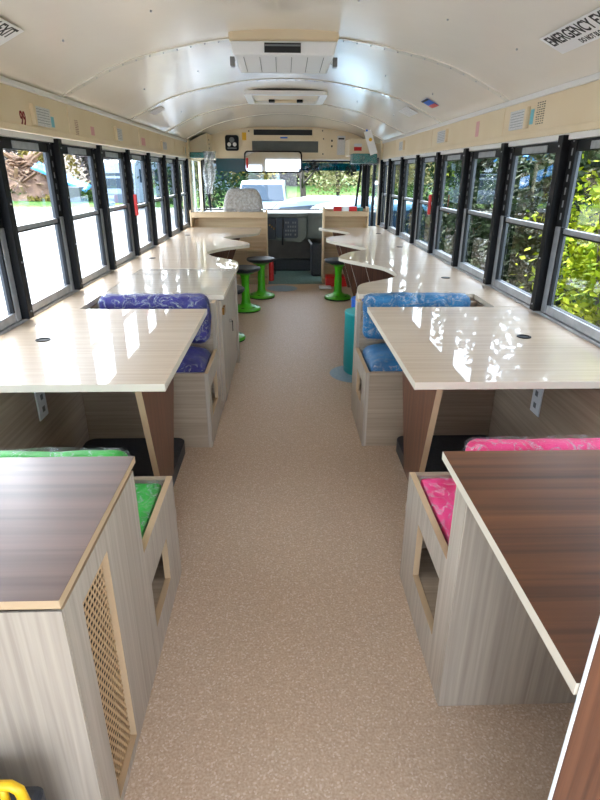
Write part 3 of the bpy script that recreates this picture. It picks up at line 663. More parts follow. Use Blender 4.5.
# left rear cabinet + green bench
bench('oak booth bench at the near left with square cubby in its side', -1, -.39, XL+WI+.002, 1.206, 1.64, 1.225, rect(1.26, 1.475, .11, .275), zt=.674, sz=.412)
cb = thing('grille_cabinet', 'oak cabinet with walnut top and woven cane grille at the near left', 'cabinet', (-.8, .98, 0))
plate('side_panel', rect(.745, 1.205, 0, .674), [rect(.82, .977, .03, .617)], 'x', -.41, -.39, M['grey_oak_z'], cb, edge=M['oak_edge'])
box('end_panel', XL+WI+.004, -.3905, .739, .7445, 0, .674, M['grey_oak_z'], cb, bevel=.001)
box('back_panel', XL+WI+.004, -.4105, 1.185, 1.204, 0, .674, M['oak_x'], cb, bevel=.001)
plate('countertop', rect(XL+.002, -.3885, .735, 1.25), [], 'z', .684, .703, wood('walnut_worktop_sheen', srgb(82, 58, 48), srgb(124, 96, 84), 'x', .42, .6, .45, .3), cb, edge=M['oak_edge'], bevel=.0015)  # walnut greyed in its base colour to carry the sky sheen
# cane grille
cane = mat('cane', srgb(196, 160, 118), .6)
bm = bmesh.new(); Y0, Y1, Z0, Z1 = .821, .976, .031, .616
rows = 36; p = (Z1-Z0)/rows
for r_ in range(rows+1):
    z = Z0+r_*p; bx(bm, -.4065, -.405, Y0, Y1, z-.0026, z+.0026)
    if r_ < rows:
        for k in range(10):
            y = Y0+.006+k*.0165+(.00825 if r_ % 2 else 0)
            if y < Y1-.004:
                for q in range(1): bx(bm, -.4062, -.4052, y-.0026, y+.0026, z+.002, z+p-.002)
obj('cane_grille', bm, cane, cb)
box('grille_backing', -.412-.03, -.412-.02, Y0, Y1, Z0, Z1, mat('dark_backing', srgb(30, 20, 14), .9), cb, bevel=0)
cushion('seat_cushion', 'green seat cushion wrapped in clear plastic behind the cane grille cabinet', -1.03, -.42, 1.232, 1.612, .347, .408, vin['green'], 3, r=.014, crown=.008, amp=.003)
cushion('back_cushion', 'green back cushion in clear plastic behind the far edge of left walnut top', -1.03, -.425, 1.262, 1.335, .437, .688, vin['green'], 4, r=.03)
# far benches
bench('oak booth bench in the middle right with blue cushions', 1, .424, XR-WI-.002, 3.15, 2.636, 3.075, rect(2.77, 2.965, .195, .335), sz=.427)
bench('oak booth bench in the middle left with purple cushions', -1, -.392, XL+WI+.002, 3.13, 2.636, 3.055, rect(2.72, 2.985, .15, .325), sz=.427)
cushion('seat_cushion', 'blue seat cushion wrapped in clear plastic on the middle right bench', .455, 1.10, 2.664, 3.05, .362, .46, vin['blue'], 5, r=.045, crown=.035, amp=.01)
cushion('back_cushion', 'blue back cushion in clear plastic standing above the right table', .447, 1.04, 2.93, 3.045, .51, .765, vin['blue'], 6, r=.04, amp=.008)
cushion('seat_cushion', 'purple seat cushion wrapped in clear plastic on the middle left bench', -1.03, -.42, 2.664, 3.03, .362, .45, vin['purple'], 7, r=.045, crown=.035, amp=.01)
cushion('back_cushion', 'purple back cushion in clear plastic standing above the left table', -1.0, -.415, 2.90, 3.03, .50, .768, vin['purple'], 8, r=.045, amp=.012)
# black wheel covers
for s, xa, xw, lab in ((1, .60, XR-WI-.003, 'right'), (-1, -.53, XL+WI+.003, 'left')):
    x0, x1 = sorted((xa, xw))
    o = plate('wheel_well_cover', rrect(x0, x1, 2.02, 2.62, .05), [], 'z', 0, .07, M['blackplastic'], bevel=.015)
    o.modifiers['bevel'].segments = 4
    tag(o, 'low black wheel cover on the floor under the %s table' % lab, 'wheel cover')
# tables
def table(label, s, xa, xw, grom, yfar=2.82):
    t = thing('dining_table', label, 'table', ((xa+xw)/2, 2.25, 0))
    a = sorted((xa, xw)); 
    plate('tabletop', rect(a[0], a[1], 1.70, yfar), [], 'z', .702, TZ, M['top'], t, edge=M['edge'], bevel=.002)
    lx = sorted((xa+s*.125, xa+s*.15))
    l = plate('leg', [(1.84, .701), (2.52, .701), (2.235, .073), (2.025, .073)], [], 'x', lx[0], lx[1], M['walnut_z'], t, edge=M['oak_edge'], bevel=.001, slant=True)
    c = sorted((xa+s*.12, xa+s*.155)); 
    g = lathe('cable_grommet', [(.03, 0), (.03, .003), (.022, .004), (.022, .0005)], (grom[0], grom[1], TZ+.0005), M['black'], t, 24)
    return t
table('glossy pale table with walnut tapered leg at the right, facing blue bench', 1, .442, XR-.002, (1.04, 2.242))
table('glossy pale table with walnut tapered leg at the left, facing purple bench', -1, -.398, XL+.002, (-1.01, 2.225), 2.79)
for s, x, y, lab in ((1, .555, 1.78, 'right'), (-1, -.505, 1.82, 'left')): pass
for x0, x1, y0, y1, lab in ((.532, .572, 1.95, 2.015, 'small pale wood block with two screw holes on the floor by right table'), (-.512, -.472, 1.90, 2.0, 'small pale wood block on the floor by the left table leg')):
    o = tag(box('wood_cleat', x0, x1, y0, y1+.0, 0, .05, M['oak_y'], bevel=.002), lab, 'wood block')
    lathe('screw_hole', [(.004, 0), (.004, .0008)], ((x0+x1)/2, y0+.02, .0505), M['ink'], o, 10); lathe('screw_hole', [(.004, 0), (.004, .0008)], ((x0+x1)/2, y1-.02, .0505), M['ink'], o, 10)
for X, s, lab in ((XL+WI, -1, 'left'), (XR-WI, 1, 'right')):
    o = box('power_outlet', min(X, X-s*.006), max(X, X-s*.006), 2.28, 2.36, .33, .46, M['white'], bevel=.003) if False else box('power_outlet', min(X-s*.001, X-s*.008), max(X-s*.001, X-s*.008), 2.135, 2.22, .395, .53, M['white'], bevel=.003)
    tag(o, 'white wall outlet plate under the %s table' % lab, 'outlet')
    for z in (.435, .49): box('socket', min(X-s*.0085, X-s*.0095), max(X-s*.0085, X-s*.0095), 2.168, 2.192, z-.012, z+.012, M['grey'], o, bevel=0)

# left storage cabinet
sc = thing('storage_cabinet', 'white-topped oak storage cabinet behind the purple bench', 'cabinet', (-.7, 3.6, 0))
plate('countertop', rect(XL+WI+.0, -.345, 3.135, 4.06), [], 'z', .702, TZ, M['cabtop'], sc, edge=M['edge'], bevel=.0015)
box('body', XL+WI+.003, -.385, 3.134, 4.05, .0, .70, M['grey_oak_z'], sc, bevel=.001)
box('door', -.3845, -.366, 3.16, 3.60, .05, .69, M['grey_oak_z'], sc, bevel=.0015); dr2 = box('door', -.3845, -.366, 3.605, 4.045, .05, .69, M['grey_oak_z'], sc, bevel=.0015)
dr1 = [c for c in sc.children if c.name.startswith('door')][0]
for k in range(2): box('hinge', -.3655, -.352, 3.18+.045*k, 3.21+.045*k, .60, .645, M['brass'], dr1, bevel=.003)
lathe('lock', [(.012, 0), (.012, .018), (.008, .02)], (-.3655, 3.56, .47), M['chrome'], dr1, 16, 'x')
bm = bmesh.new(); bx(bm, -.345, -.341, 3.553, 3.567, .40, .47); obj('key', bm, M['black'], dr1)
# ledge along left wall
tag(plate('wall_ledge', rect(XL+.002, XL+WI-.002, 2.793, 4.06), [], 'z', .702, TZ, M['top'], edge=M['edge'], bevel=.001), 'narrow glossy ledge along left windows beside the purple bench', 'ledge')

# wave counters
def crom(P, n=7):
    out = []
    for i in range(1, len(P)-2):
        p0, p1, p2, p3 = P[i-1], P[i], P[i+1], P[i+2]
        for k in range(n):
            t = k/n; out.append(tuple(.5*((2*p1[j])+(-p0[j]+p2[j])*t+(2*p0[j]-5*p1[j]+4*p2[j]-p3[j])*t*t+(-p0[j]+3*p1[j]-3*p2[j]+p3[j])*t**3) for j in (0, 1)))
    out.append(P[-2]); return out
RW = [(.44, 3.10), (.44, 3.17), (.45, 3.31), (.50, 3.47), (.64, 3.60), (.77, 3.74), (.795, 3.90), (.75, 4.16), (.62, 4.36), (.50, 4.56), (.472, 4.70), (.60, 4.99), (.735, 5.13), (.77, 5.26), (.62, 5.60), (.48, 5.92), (.465, 6.08), (.54, 6.28), (.71, 6.47), (.785, 6.66), (.66, 7.0), (.49, 7.21), (.46, 7.30), (.50, 7.365), (.62, 7.385)]
w_ = crom(RW)
outer = [(XR-.002, 2.823)]+[(XR-WI+.002, 2.823), (XR-WI+.002, 3.153), (.44, 3.153)]+w_[1:]+[(1.118, 7.385), (1.118, 7.58), (XR-.002, 7.58)]
wc = thing('wave_counter', 'long glossy counter with wavy edge along the right windows', 'counter', (.9, 5.2, 0))
plate('countertop', outer, [], 'z', .702, TZ, M['top'], wc, edge=M['edge'], bevel=.0015)
plate('near_end_panel', rect(3.156, 3.32, 0, .70), [], 'x', .445, .463, M['grey_oak_z'], wc)
def bracket(parent, s, xt, xb, xw, y):
    a = [(xt, .70), (xw, .70), (xw, 0), (xb, 0)]
    plate('bracket_panel', a, [], 'y', y-.012, y+.012, M['walnut_z'], parent, edge=M['edge'], bevel=.001)
bracket(wc, 1, .66, .88, XR-WI-.003, 4.44); bracket(wc, 1, .57, .80, XR-WI-.003, 4.78)
bracket(wc, 1, .60, .82, XR-WI-.003, 6.1); bracket(wc, 1, .62, .84, XR-WI-.003, 7.12)
box('shade_panel', XR-WI-.02, XR-WI-.003, 3.33, 4.42, .02, .70, M['walnut_y'], wc, bevel=.001)  # dark walnut sheet standing in for the shade on the lower wall
for gx_, gy_ in ((1.10, 3.68), (1.12, 5.35), (1.12, 6.6)): lathe('cable_grommet', [(.03, 0), (.03, .003), (.02, .004)], (gx_, gy_, TZ+.0005), M['black'], wc, 20)
LW = [(-.345, 4.0), (-.345, 4.08), (-.35, 4.30), (-.385, 4.46), (-.49, 4.60), (-.60, 4.73), (-.67, 4.91), (-.655, 5.09), (-.55, 5.30), (-.40, 5.45), (-.335, 5.55), (-.36, 5.70), (-.45, 5.86), (-.60, 6.05), (-.65, 6.17), (-.54, 6.35), (-.36, 6.55), (-.29, 6.70), (-.30, 6.84), (-.42, 7.0), (-.55, 7.30), (-.55, 7.355), (-.56, 7.36)]
LW = LW[:18]+[(-.285, 6.85), (-.285, 7.1), (-.285, 7.355), (-.285, 7.36)]
w_ = crom(LW)
outer = [(XL+.002, 4.063)]+w_+[(XL+.024, 7.357), (XL+.002, 7.357)]
wl_ = thing('wave_counter', 'long glossy counter with wavy edge along the left windows', 'counter', (-.8, 5.7, 0))
plate('countertop', outer, [], 'z', .702, TZ, M['top'], wl_, edge=M['edge'], bevel=.0015)
plate('near_end_panel', rect(4.066, 4.13, 0, .70), [], 'x', -.372, -.352, M['grey_oak_z'], wl_)
box('end_board', XL+WI+.003, -.3725, 4.066, 4.084, 0, .70, M['grey_oak_z'], wl_, bevel=.001)
for a_, b_, y in ((-.52, -.78, 5.5), (-.50, -.78, 6.75)): bracket(wl_, -1, a_, b_, XL+WI+.003, y)
for gx_, gy_ in ((-1.08, 4.6), (-1.08, 6.4)): lathe('cable_grommet', [(.03, 0), (.03, .003), (.02, .004)], (gx_, gy_, TZ+.0005), M['black'], wl_, 20)

# ------------------------------------------------------------------ stools
def stool(x, y, label):
    t = thing('wobble_stool', label, 'stool', (x, y, 0), 'green wobble stools')
    lathe('seat', [(.03, .405), (.10, .41), (.15, .425), (.166, .44), (.168, .452), (.16, .462), (.10, .466), (.0001, .464)], (x, y, 0), M['blackplastic'], t, 40)
    lathe('column', [(.052, .07), (.047, .10), (.044, .15), (.043, .24), (.040, .26), (.042, .34), (.055, .385), (.10, .404), (.098, .409), (.02, .405)], (x, y, 0), M['green'], t, 32)
    b = lathe('base', [(.158, .012), (.160, .022), (.152, .036), (.12, .046), (.075, .058), (.056, .072), (.05, .09)], (x, y, 0), M['green'], t, 40)
    lathe('rubber_ring', [(.145, .0), (.157, .002), (.157, .0115), (.145, .0115)], (x, y, 0), M['rubber'], t, 40)
    bm = bmesh.new()
    for k in range(6):
        a = 2*PI*k/6+.3; cx, cy = x+.118*math.cos(a), y+.118*math.sin(a)
        r = bmesh.ops.create_icosphere(bm, subdivisions=2, radius=1, matrix=Matrix.Translation((cx, cy, .045)) @ Matrix.Rotation(a, 4, 'Z') @ Matrix.Diagonal((.011, .02, .004, 1)))
    obj('foot_slots', bm, M['ink'], b)
    return t
stool(-.41, 5.85, 'green stool with black seat by left counter, nearer of the two visible')
stool(-.265, 6.52, 'green stool with black seat by left counter, farther of the two')
stool(.645, 6.43, 'green stool with black seat tucked under the right counter')
stool(-.505, 4.72, 'green stool almost hidden behind the left storage cabinet')
def pouf(x, y, m, label):
    t = thing('cylinder_stool', label, 'stool', (x, y, 0))
    lathe('body', [(.140, .0), (.15, .01), (.152, .05), (.154, .054), (.154, .06), (.155, .065), (.155, .44)], (x, y, 0), m, t, 40)
    lathe('cushion_top', [(.155, .4405), (.158, .448), (.155, .458), (.12, .465), (.0001, .468)], (x, y, 0), m, t, 40)
pouf(.60, 3.86, M['teal'], 'teal round cylinder stool beside the blue bench')
pouf(.70, 4.30, M['bluevinyl'], 'bright blue cylinder stool behind the teal one')
for x, y, r, lab in ((.54, 3.80, .20, 'pale blue round floor sticker under the teal cylinder stool'), (-.02, 7.06, .20, 'pale blue round floor sticker in the aisle between bookshelves')):
    tag(lathe('floor_dot', [(r, 0), (r, .0008)], (x, y, .0003), noisy('blue_floor_dot', srgb(132, 158, 176), srgb(146, 170, 186), (1, 1, 1), 60, 2, .4), None, 40), lab, 'floor sticker')
# tool case bottom left
tc_ = thing('tool_case', 'black tool case with yellow handle at the bottom left corner', 'tool case', (-.52, .6, 0))
box('case_body', -.80, -.445, .50, .66, 0, .345, M['blackplastic'], tc_, bevel=.012)
pts = [(-.525, .62, .345), (-.522, .62, .39), (-.51, .62, .403), (-.478, .62, .403), (-.465, .62, .39), (-.46, .62, .345)]
bm = bmesh.new(); tube(bm, pts, .009, 8); obj('handle', bm, M['yellow'], tc_, smooth=True)
bm = bmesh.new(); tube(bm, [(-.493, .62, .345), (-.493, .62, .403)], .007, 8); obj('handle_brace', bm, M['yellow'], tc_, smooth=True)

#EXTERIOR
# ------------------------------------------------------------------ outside
G = -.95
asph = noisy('pale_asphalt', srgb(122, 122, 123), srgb(136, 135, 134), (1, 1, 1), 1.5, 5, .9, spec=.1)
gr = noisy('grass', srgb(48, 88, 16), srgb(80, 116, 24), (1, 1, 1), 2.5, 6, .9, bump=.5)
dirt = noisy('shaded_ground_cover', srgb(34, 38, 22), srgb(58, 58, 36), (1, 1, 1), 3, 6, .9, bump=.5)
struct(box('ground', -70, 2.4, -30, 42, G-.2, G, asph, bevel=0))
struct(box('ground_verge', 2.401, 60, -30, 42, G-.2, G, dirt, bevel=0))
# lawn slope in front and woods ground
bm = bmesh.new(); NX, NY = 40, 20; V = []
for i in range(NX+1):
    for j in range(NY+1):
        x = -90+180*i/NX; y = 42+60*j/NY; z = G-.02+3.2*(j/NY)**.8*(1 if x > -12 else .6)+.15*noise.noise(Vector((x*.1, y*.1, 0)))*(j > 0)
        V.append(bm.verts.new((x, y, z)))
for i in range(NX):
    for j in range(NY): bm.faces.new((V[i*(NY+1)+j], V[(i+1)*(NY+1)+j], V[(i+1)*(NY+1)+j+1], V[i*(NY+1)+j+1]))
struct(obj('ground_lawn', bm, gr, smooth=True))
struct(box('ground_lawn_strip', -1.5, 20, 19, 41.9, G+.001, G+.06, gr, bevel=.02))
def leafmat(n, c1, c2, tr=.25):
    m = noisy(n, srgb(*c1), srgb(*c2), (1, 1, 1), 3.5, 4, .7, spec=.1); return m
LM = {'dark': leafmat('dark_leaves', (16, 26, 12), (42, 56, 24)), 'bright': leafmat('yellow_green_leaves', (80, 108, 10), (146, 152, 20)),
      'mid': leafmat('mid_green_leaves', (30, 52, 14), (58, 82, 24)), 'blossom': leafmat('pale_blossom', (92, 90, 56), (150, 142, 98)),
      'brown': leafmat('brown_twigs', (62, 52, 54), (98, 86, 84)), 'ochre': leafmat('ochre_leaves', (112, 98, 46), (150, 130, 64)), 'hedge': leafmat('hedge_leaves', (20, 40, 24), (44, 68, 34))}
bark = noisy('bark', srgb(58, 48, 42), srgb(92, 80, 70), (8, 8, 1.5), 3, 4, .9)
def leaves(name, c, rad, n, size, m, parent=None, seed=0, clumps=18, asp=.5, kind=None):
    rnd = random.Random(seed); bm = bmesh.new(); C = Vector(c); R_ = Vector(rad)
    cl = []
    for k in range(clumps):
        d = Vector((rnd.gauss(0, 1), rnd.gauss(0, 1), rnd.gauss(0, 1))).normalized()*rnd.uniform(.45, .92)
        cl.append(Vector([d[i]*R_[i] for i in range(3)]))
    for k in range(n):
        q = rnd.choice(cl); d = Vector((rnd.gauss(0, 1), rnd.gauss(0, 1), rnd.gauss(0, 1))).normalized()*rnd.uniform(.1, .42)
        p = C+q+Vector([d[i]*R_[i] for i in range(3)])
        a = Vector((rnd.gauss(0, 1), rnd.gauss(0, 1), rnd.gauss(0, .6))).normalized(); b = a.cross(Vector((rnd.gauss(0, 1), rnd.gauss(0, 1), rnd.gauss(0, 1)))).normalized()
        s = size*rnd.uniform(.6, 1.3)
        v = [bm.verts.new(p-a*s), bm.verts.new(p+b*s*asp-a*s*.1), bm.verts.new(p+a*s), bm.verts.new(p-b*s*asp-a*s*.1)]
        bm.faces.new(v)
    me = bpy.data.meshes.new(name); cc = Vector((c[0], c[1], c[2]))
    for v in bm.verts: v.co -= cc
    bm.to_mesh(me); bm.free(); me.materials.append(m)
    o = bpy.data.objects.new(name, me); o.location = cc; link(o, parent)
    return o
def tree(name, lab, x, y, g, h, r, m, n, size, seed, cz=.62, cat='tree', trunk=.14, clumps=22, group=None):
    t = thing(name, lab, cat, (x, y, g), group); rnd = random.Random(seed)
    bm = bmesh.new(); tube(bm, [(x, y, g-.05), (x+.05, y, g+h*.3), (x-.05*r, y+.05, g+h*.6), (x, y, g+h*.85)], [trunk, trunk*.8, trunk*.5, trunk*.15], 7)
    for k in range(7):
        z = g+h*rnd.uniform(.3, .7); a = rnd.uniform(0, 2*PI); l = r*rnd.uniform(.5, .9)
        tube(bm, [(x, y, z), (x+l*.5*math.cos(a), y+l*.5*math.sin(a), z+l*.3), (x+l*math.cos(a), y+l*math.sin(a), z+l*.75)], [trunk*.35, trunk*.22, trunk*.06], 5)
    obj('trunk', bm, bark, t, smooth=True)
    leaves('foliage', (x, y, g+h*cz), (r, r, h*(1-cz)*1.05), n, size, m, t, seed, clumps)
    return t
def shrub(lab, x, y, g, rx, ry, h, m, n, size, seed, clumps=16, name='shrub'):
    t = thing(name, lab, 'shrub', (x, y, g)); bm = bmesh.new(); rnd = random.Random(seed)
    for k in range(6):
        a = rnd.uniform(0, 2*PI); tube(bm, [(x, y, g-.03), (x+rx*.4*math.cos(a), y+ry*.4*math.sin(a), g+h*.45), (x+rx*.6*math.cos(a), y+ry*.6*math.sin(a), g+h*.8)], [.02, .014, .005], 5)
    obj('stems', bm, bark, t)
    leaves('foliage', (x, y, g+h*.52), (rx, ry, h*.5), n, size, m, t, seed, clumps); return t
# right side: bright shrub by the nearest window, dark shrubs beyond
shrub('yellow-green leafy shrub right outside the nearest right window', 2.75, 4.0, G, .85, 1.0, 3.3, LM['bright'], 15000, .034, 1, 55)
shrub('yellow-green leafy shrub filling the lower corner of nearest right window', 2.5, 2.3, G, .7, .9, 2.4, LM['bright'], 10000, .034, 2, 45)
dk_ = [(3.2, 5.9, 1.0, 2.9, 'dark shrub behind the second window from the right'), (3.3, 8.0, 1.1, 2.5, 'dark shrub behind the third right window from camera'),
       (3.3, 10.3, 1.2, 2.2, 'dark low shrub behind the fourth right window from camera'), (3.5, 13.0, 1.4, 2.0, 'dark low shrub farther along the right side of the bus'), (3.9, 16.6, 1.5, 2.0, 'dark shrub near the front right of bus, beyond the others')]
for i, (x, y, r, h, lab) in enumerate(dk_): shrub(lab, x, y, G, r, r*1.3, h, LM['dark' if i < 3 else 'mid'], 13000, .045, 20+i, 60)
for i, (x, y, h, r, mk, lab) in enumerate(((8.0, 12.5, 7.5, 2.6, 'dark', 'dark leafy tree outside nearest to right windows'), (10.5, 17.5, 8.5, 3.2, 'mid', 'green tree beyond the dark tree on the right side'), (7.2, 21.0, 7.5, 2.3, 'dark', 'dark tree standing before the white coach on right side'),
        (17, 31, 10, 4.6, 'mid', 'green tree rising behind the white coach'), (11.5, 37, 9, 3.6, 'hedge', 'deep green tree far ahead on the right'), (13.5, 9.5, 9, 3.4, 'hedge', 'tall deep green tree at the near right outside'), (9.5, 28, 7.5, 2.4, 'bright', 'yellow-green tree left of the white coach'), (22, 17, 11, 4.5, 'dark', 'large dark tree at back right'), (6.2, 5.5, 6.5, 1.9, 'mid', 'slim green tree seen through the nearest right windows'))):
    tree('leafy_tree', lab, x, y, G, h, r, LM[mk], 7000, .16, 40+i, .58, trunk=.13, clumps=34)
# hedge of woods at the front
for i in range(12):
    x = -12+i*4.4+1.2*math.sin(i*7); y = 62+3*math.sin(i*3.1)
    nm = ['blossom', 'hedge', 'ochre', 'mid'][i % 4]
    adj = {'blossom': 'pale blossoming', 'hedge': 'deep green', 'ochre': 'ochre leaved', 'mid': 'mid green'}[nm]
    tree('background_tree', '%s tree in the row beyond the lawn ahead' % adj, x, y, .6, 9+1.5*math.sin(i*5), 3.6, LM[nm], 5200, .34, 100+i, .46, trunk=.2, group=adj+' trees beyond lawn')
tree('blossoming_tree', 'bare-branched tree with pale blossom just beyond the parked vehicles', .8, 24, G, 5.2, 2.4, LM['blossom'], 1700, .06, 150, .7, trunk=.16)
tree('blossoming_tree', 'low wide blossoming tree ahead of bus directly right of the mirror', 3.1, 33, G, 5.0, 3.0, LM['blossom'], 3800, .09, 155, .6, trunk=.16)
tree('blossoming_tree', 'spreading tree with pale blossom ahead right above the right bookshelf', 5.2, 26, G, 5.5, 2.8, LM['blossom'], 4200, .09, 151, .6, trunk=.16)
tree('dark_hedge_tree', 'dense dark tree ahead left behind the driver seat', -4.2, 34, G, 6.0, 3.4, LM['hedge'], 5200, .15, 152, .45, trunk=.2, clumps=34)
# left woods
for i in range(26):
    x = -62+i*2.5+.8*math.sin(i*9.1); y = 60+6*math.sin(i*2.3)-.25*abs(x+20)
    nm = 'brown' if i % 4 else 'ochre'
    tree('woodland_tree', ('bare brown' if nm == 'brown' else 'ochre leaved')+' woodland tree behind the parking lot on the left', x, y, -.5, 12+2*math.sin(i*4), 2.7, LM[nm], 3000, .26, 200+i, .46, trunk=.22, group=('bare brown' if nm == 'brown' else 'ochre')+' woodland trees')
for i in range(10):
    x = -60-2*math.sin(i*3); y = 52-i*9
    tree('woodland_tree', 'bare brown woodland tree along the far left edge of the lot', x, y, -.9, 12+2*math.sin(i*4), 2.6, LM['brown'], 2400, .3, 260+i, .5, trunk=.22, group='bare brown trees on the far left')
for i in range(9):
    x = -34+i*3.2; o = shrub('low green shrub at the back edge of the parking lot', x, 47-.2*i, G, 1.8, .8, 1.1, LM['ochre' if i % 2 else 'mid'], 900, .13, 300+i, 10); o['group'] = 'shrubs along the back of the lot'
# wood debris pile
rnd = random.Random(5); planks = [noisy('scrap_wood_%s' % n_, srgb(*a), srgb(*b), (1, 1, 1), 2, 3, .8) for n_, a, b in (('tan', (128, 98, 76), (160, 126, 100)), ('brown', (100, 74, 58), (136, 104, 82)))]
pm = []
for k in range(170):
    t = rnd.random(); a = rnd.uniform(0, 2*PI); rr = 4.6*(1-t)**.8*rnd.uniform(.3, 1)
    c = Vector((-20.9+rr*math.cos(a)*1.1, 48.5+rr*.7*math.sin(a), G+.15+3.15*t))
    L_ = rnd.uniform(.5, 1.5)
    if k < 6:
        bm = bmesh.new(); bx(bm, -L_, L_, -.09, .09, -.03, .03); me = bpy.data.meshes.new('scrap_plank'); bmesh.ops.recalc_face_normals(bm, faces=bm.faces); bm.to_mesh(me); bm.free(); me.materials.append(planks[k % 2]); pm.append(me)
    o = bpy.data.objects.new('scrap_plank', pm[k % 6]); COL.objects.link(o); o.location = c; o.rotation_euler = (rnd.uniform(-.5, .5), rnd.uniform(-.8, .8), rnd.uniform(0, PI)); s_ = rnd.uniform(.8, 1.3); o.scale = (s_, 1.4, 1.4)
    tag(o, ('tan' if k % 6 % 2 == 0 else 'brown')+' scrap plank in the wood debris pile across the parking lot', 'plank', ('tan' if k % 6 % 2 == 0 else 'brown')+' planks in the debris pile')
bm = bmesh.new(); bmesh.ops.create_icosphere(bm, subdivisions=4, radius=1)
for v in bm.verts:
    q = v.co; v.co = Vector((-20.9+q.x*4.9, 48.8+q.y*3, G-.1+max(0, q.z)*2.7*(1-.5*(q.x**2+q.y**2)))) + Vector((0, 0, .25*noise.noise(q*5)))
tag(obj('debris_mound', bm, planks[1], smooth=False), 'brown debris mound under the scrap planks across the lot', 'debris mound')
bluet = mat('blue_tarp', srgb(20, 118, 180), .45)
bm = bmesh.new(); V = []
for i in range(31):
    for j in range(6):
        x = -110+4.2*i; V.append(bm.verts.new((x, 76+6*j-.12*abs(x+20), -1.2+9*(j/5)**.7+.8*noise.noise(Vector((x*.07, j, 1))))))
for i in range(30):
    for j in range(5): bm.faces.new((V[i*6+j], V[(i+1)*6+j], V[(i+1)*6+j+1], V[i*6+j+1]))
struct(obj('ground_hillside', bm, noisy('wooded_hillside', srgb(66, 58, 52), srgb(112, 98, 84), (1, 1, .3), 1.2, 6, .95), smooth=True))
bm = bmesh.new(); V = []
for i in range(15):
    for j in range(9):
        u, v = i/14, j/8; V.append(bm.verts.new((-19.2+3.9*u+.3*v, 45.5+2.6*v, G+3.1-1.75*u-.9*abs(v-.5)+.12*noise.noise(Vector((u*6, v*6, 2))))))
for i in range(14):
    for j in range(8): bm.faces.new((V[i*9+j], V[(i+1)*9+j], V[(i+1)*9+j+1], V[i*9+j+1]))
o = tag(obj('tarpaulin', bm, bluet, smooth=True), 'blue tarpaulin draped beside the wood debris pile', 'tarp'); o.modifiers.new('s', 'SOLIDIFY').thickness = .05
tag(box('dumpster', -17.8, -15.6, 45.0, 47.6, G, G+1.3, mat('grey_steel', srgb(84, 84, 90), .6), bevel=.05), 'grey container under the blue tarpaulin', 'container')
# vehicles
wpaint = mat('white_vehicle_paint', srgb(120, 134, 150), .4, 0, .2); carglass = mat('vehicle_glass', srgb(30, 48, 62), .15, 0, 0, spec=.3)
tyre = M['rubber']; cyanp = mat('pale_blue_paint', srgb(70, 124, 146), .4, 0, .2); silver = mat('silver_paint', srgb(170, 178, 182), .3, .4, .5)
def place(t, x, y, g, rot):
    t.location = (x, y, g); t.rotation_euler = (0, 0, rot)
def vehicle(name, lab, cat, x, y, rot, L, W, Hh, prof, wins, paint, wheels, g=G):
    """prof: side outline (along y', z); built around the origin, then placed"""
    t = thing(name, lab, cat); 
    bm = bmesh.new(); n = len(prof)
    zs = [p_[1] for p_ in prof]; zm = max(zs)
    def half(z): return W/2*(1-.14*max(0, (z-zm*.55)/(zm*.45))) if zm < 2.4 else W/2
    A = [bm.verts.new((-half(z), a, z)) for a, z in prof]; B = [bm.verts.new((half(z), a, z)) for a, z in prof]
    bm.faces.new(A); bm.faces.new(B[::-1])
    for i in range(n): bm.faces.new((A[i], B[i], B[(i+1) % n], A[(i+1) % n]))
    obj('body', bm, paint, t, bevel=.06, seg=3)
    for q in wins:      # quads on the sides (list of (a,z)), or ('f', a0,z0,a1,z1) across the width
        if q[0] == 'f':
            _, a0, z0, a1, z1 = q[:5]; d = Vector((a1-a0, z1-z0)).normalized(); nx, nz = (-d.y, d.x)
            sg = q[5] if len(q) > 5 else 1
            bm = bmesh.new(); h0, h1 = half(z0)-.08, half(z1)-.08
            for off in (.005,):
                v = [bm.verts.new((-h0, a0+sg*nx*.02, z0+sg*nz*.02)), bm.verts.new((h0, a0+sg*nx*.02, z0+sg*nz*.02)), bm.verts.new((h1, a1+sg*nx*.02, z1+sg*nz*.02)), bm.verts.new((-h1, a1+sg*nx*.02, z1+sg*nz*.02))]
                v2 = [bm.verts.new(p_.co-Vector((0, sg*nx*.025, sg*nz*.025))) for p_ in v]
                bm.faces.new(v); bm.faces.new(v2[::-1])
                for i in range(4): bm.faces.new((v[i], v[(i+1) % 4], v2[(i+1) % 4], v2[i]))
            obj('windshield', bm, carglass, t)
        else:
            for sd_ in (-1, 1):
                bm = bmesh.new()
                v = [bm.verts.new((sd_*(half(z)+.012), a, z)) for a, z in q]; v2 = [bm.verts.new((sd_*(half(z)-.02), a, z)) for a, z in q]
                bm.faces.new(v); bm.faces.new(v2[::-1]); k = len(q)
                for i in range(k): bm.faces.new((v[i], v[(i+1) % k], v2[(i+1) % k], v2[i]))
                obj('side_window', bm, carglass, t)
    for a in wheels:
        for sd_ in (-1, 1):
            r = .34 if zm < 2.4 else .48
            wl2 = lathe('wheel', [(r*.6, -.1), (r, -.1), (r, .1), (r*.6, .1)], (sd_*(W/2-.11), a, r), tyre, t, 20, 'x')
    place(t, x, y, g, rot); return t
CAR = [(-2.3, .32), (2.2, .32), (2.32, .6), (2.25, .85), (1.25, 1.0), (.55, 1.5), (-1.2, 1.56), (-2.1, 1.45), (-2.35, .95), (-2.35, .5)]
CW = [[(.95, 1.03), (.5, 1.42), (-.35, 1.48), (-.35, 1.0)], [(-.45, 1.0), (-.45, 1.48), (-1.3, 1.48), (-1.3, 1.0)], [(-1.4, 1.0), (-1.4, 1.46), (-1.95, 1.38), (-2.1, 1.0)], ('f', 1.25, 1.01, .6, 1.47, -1)]
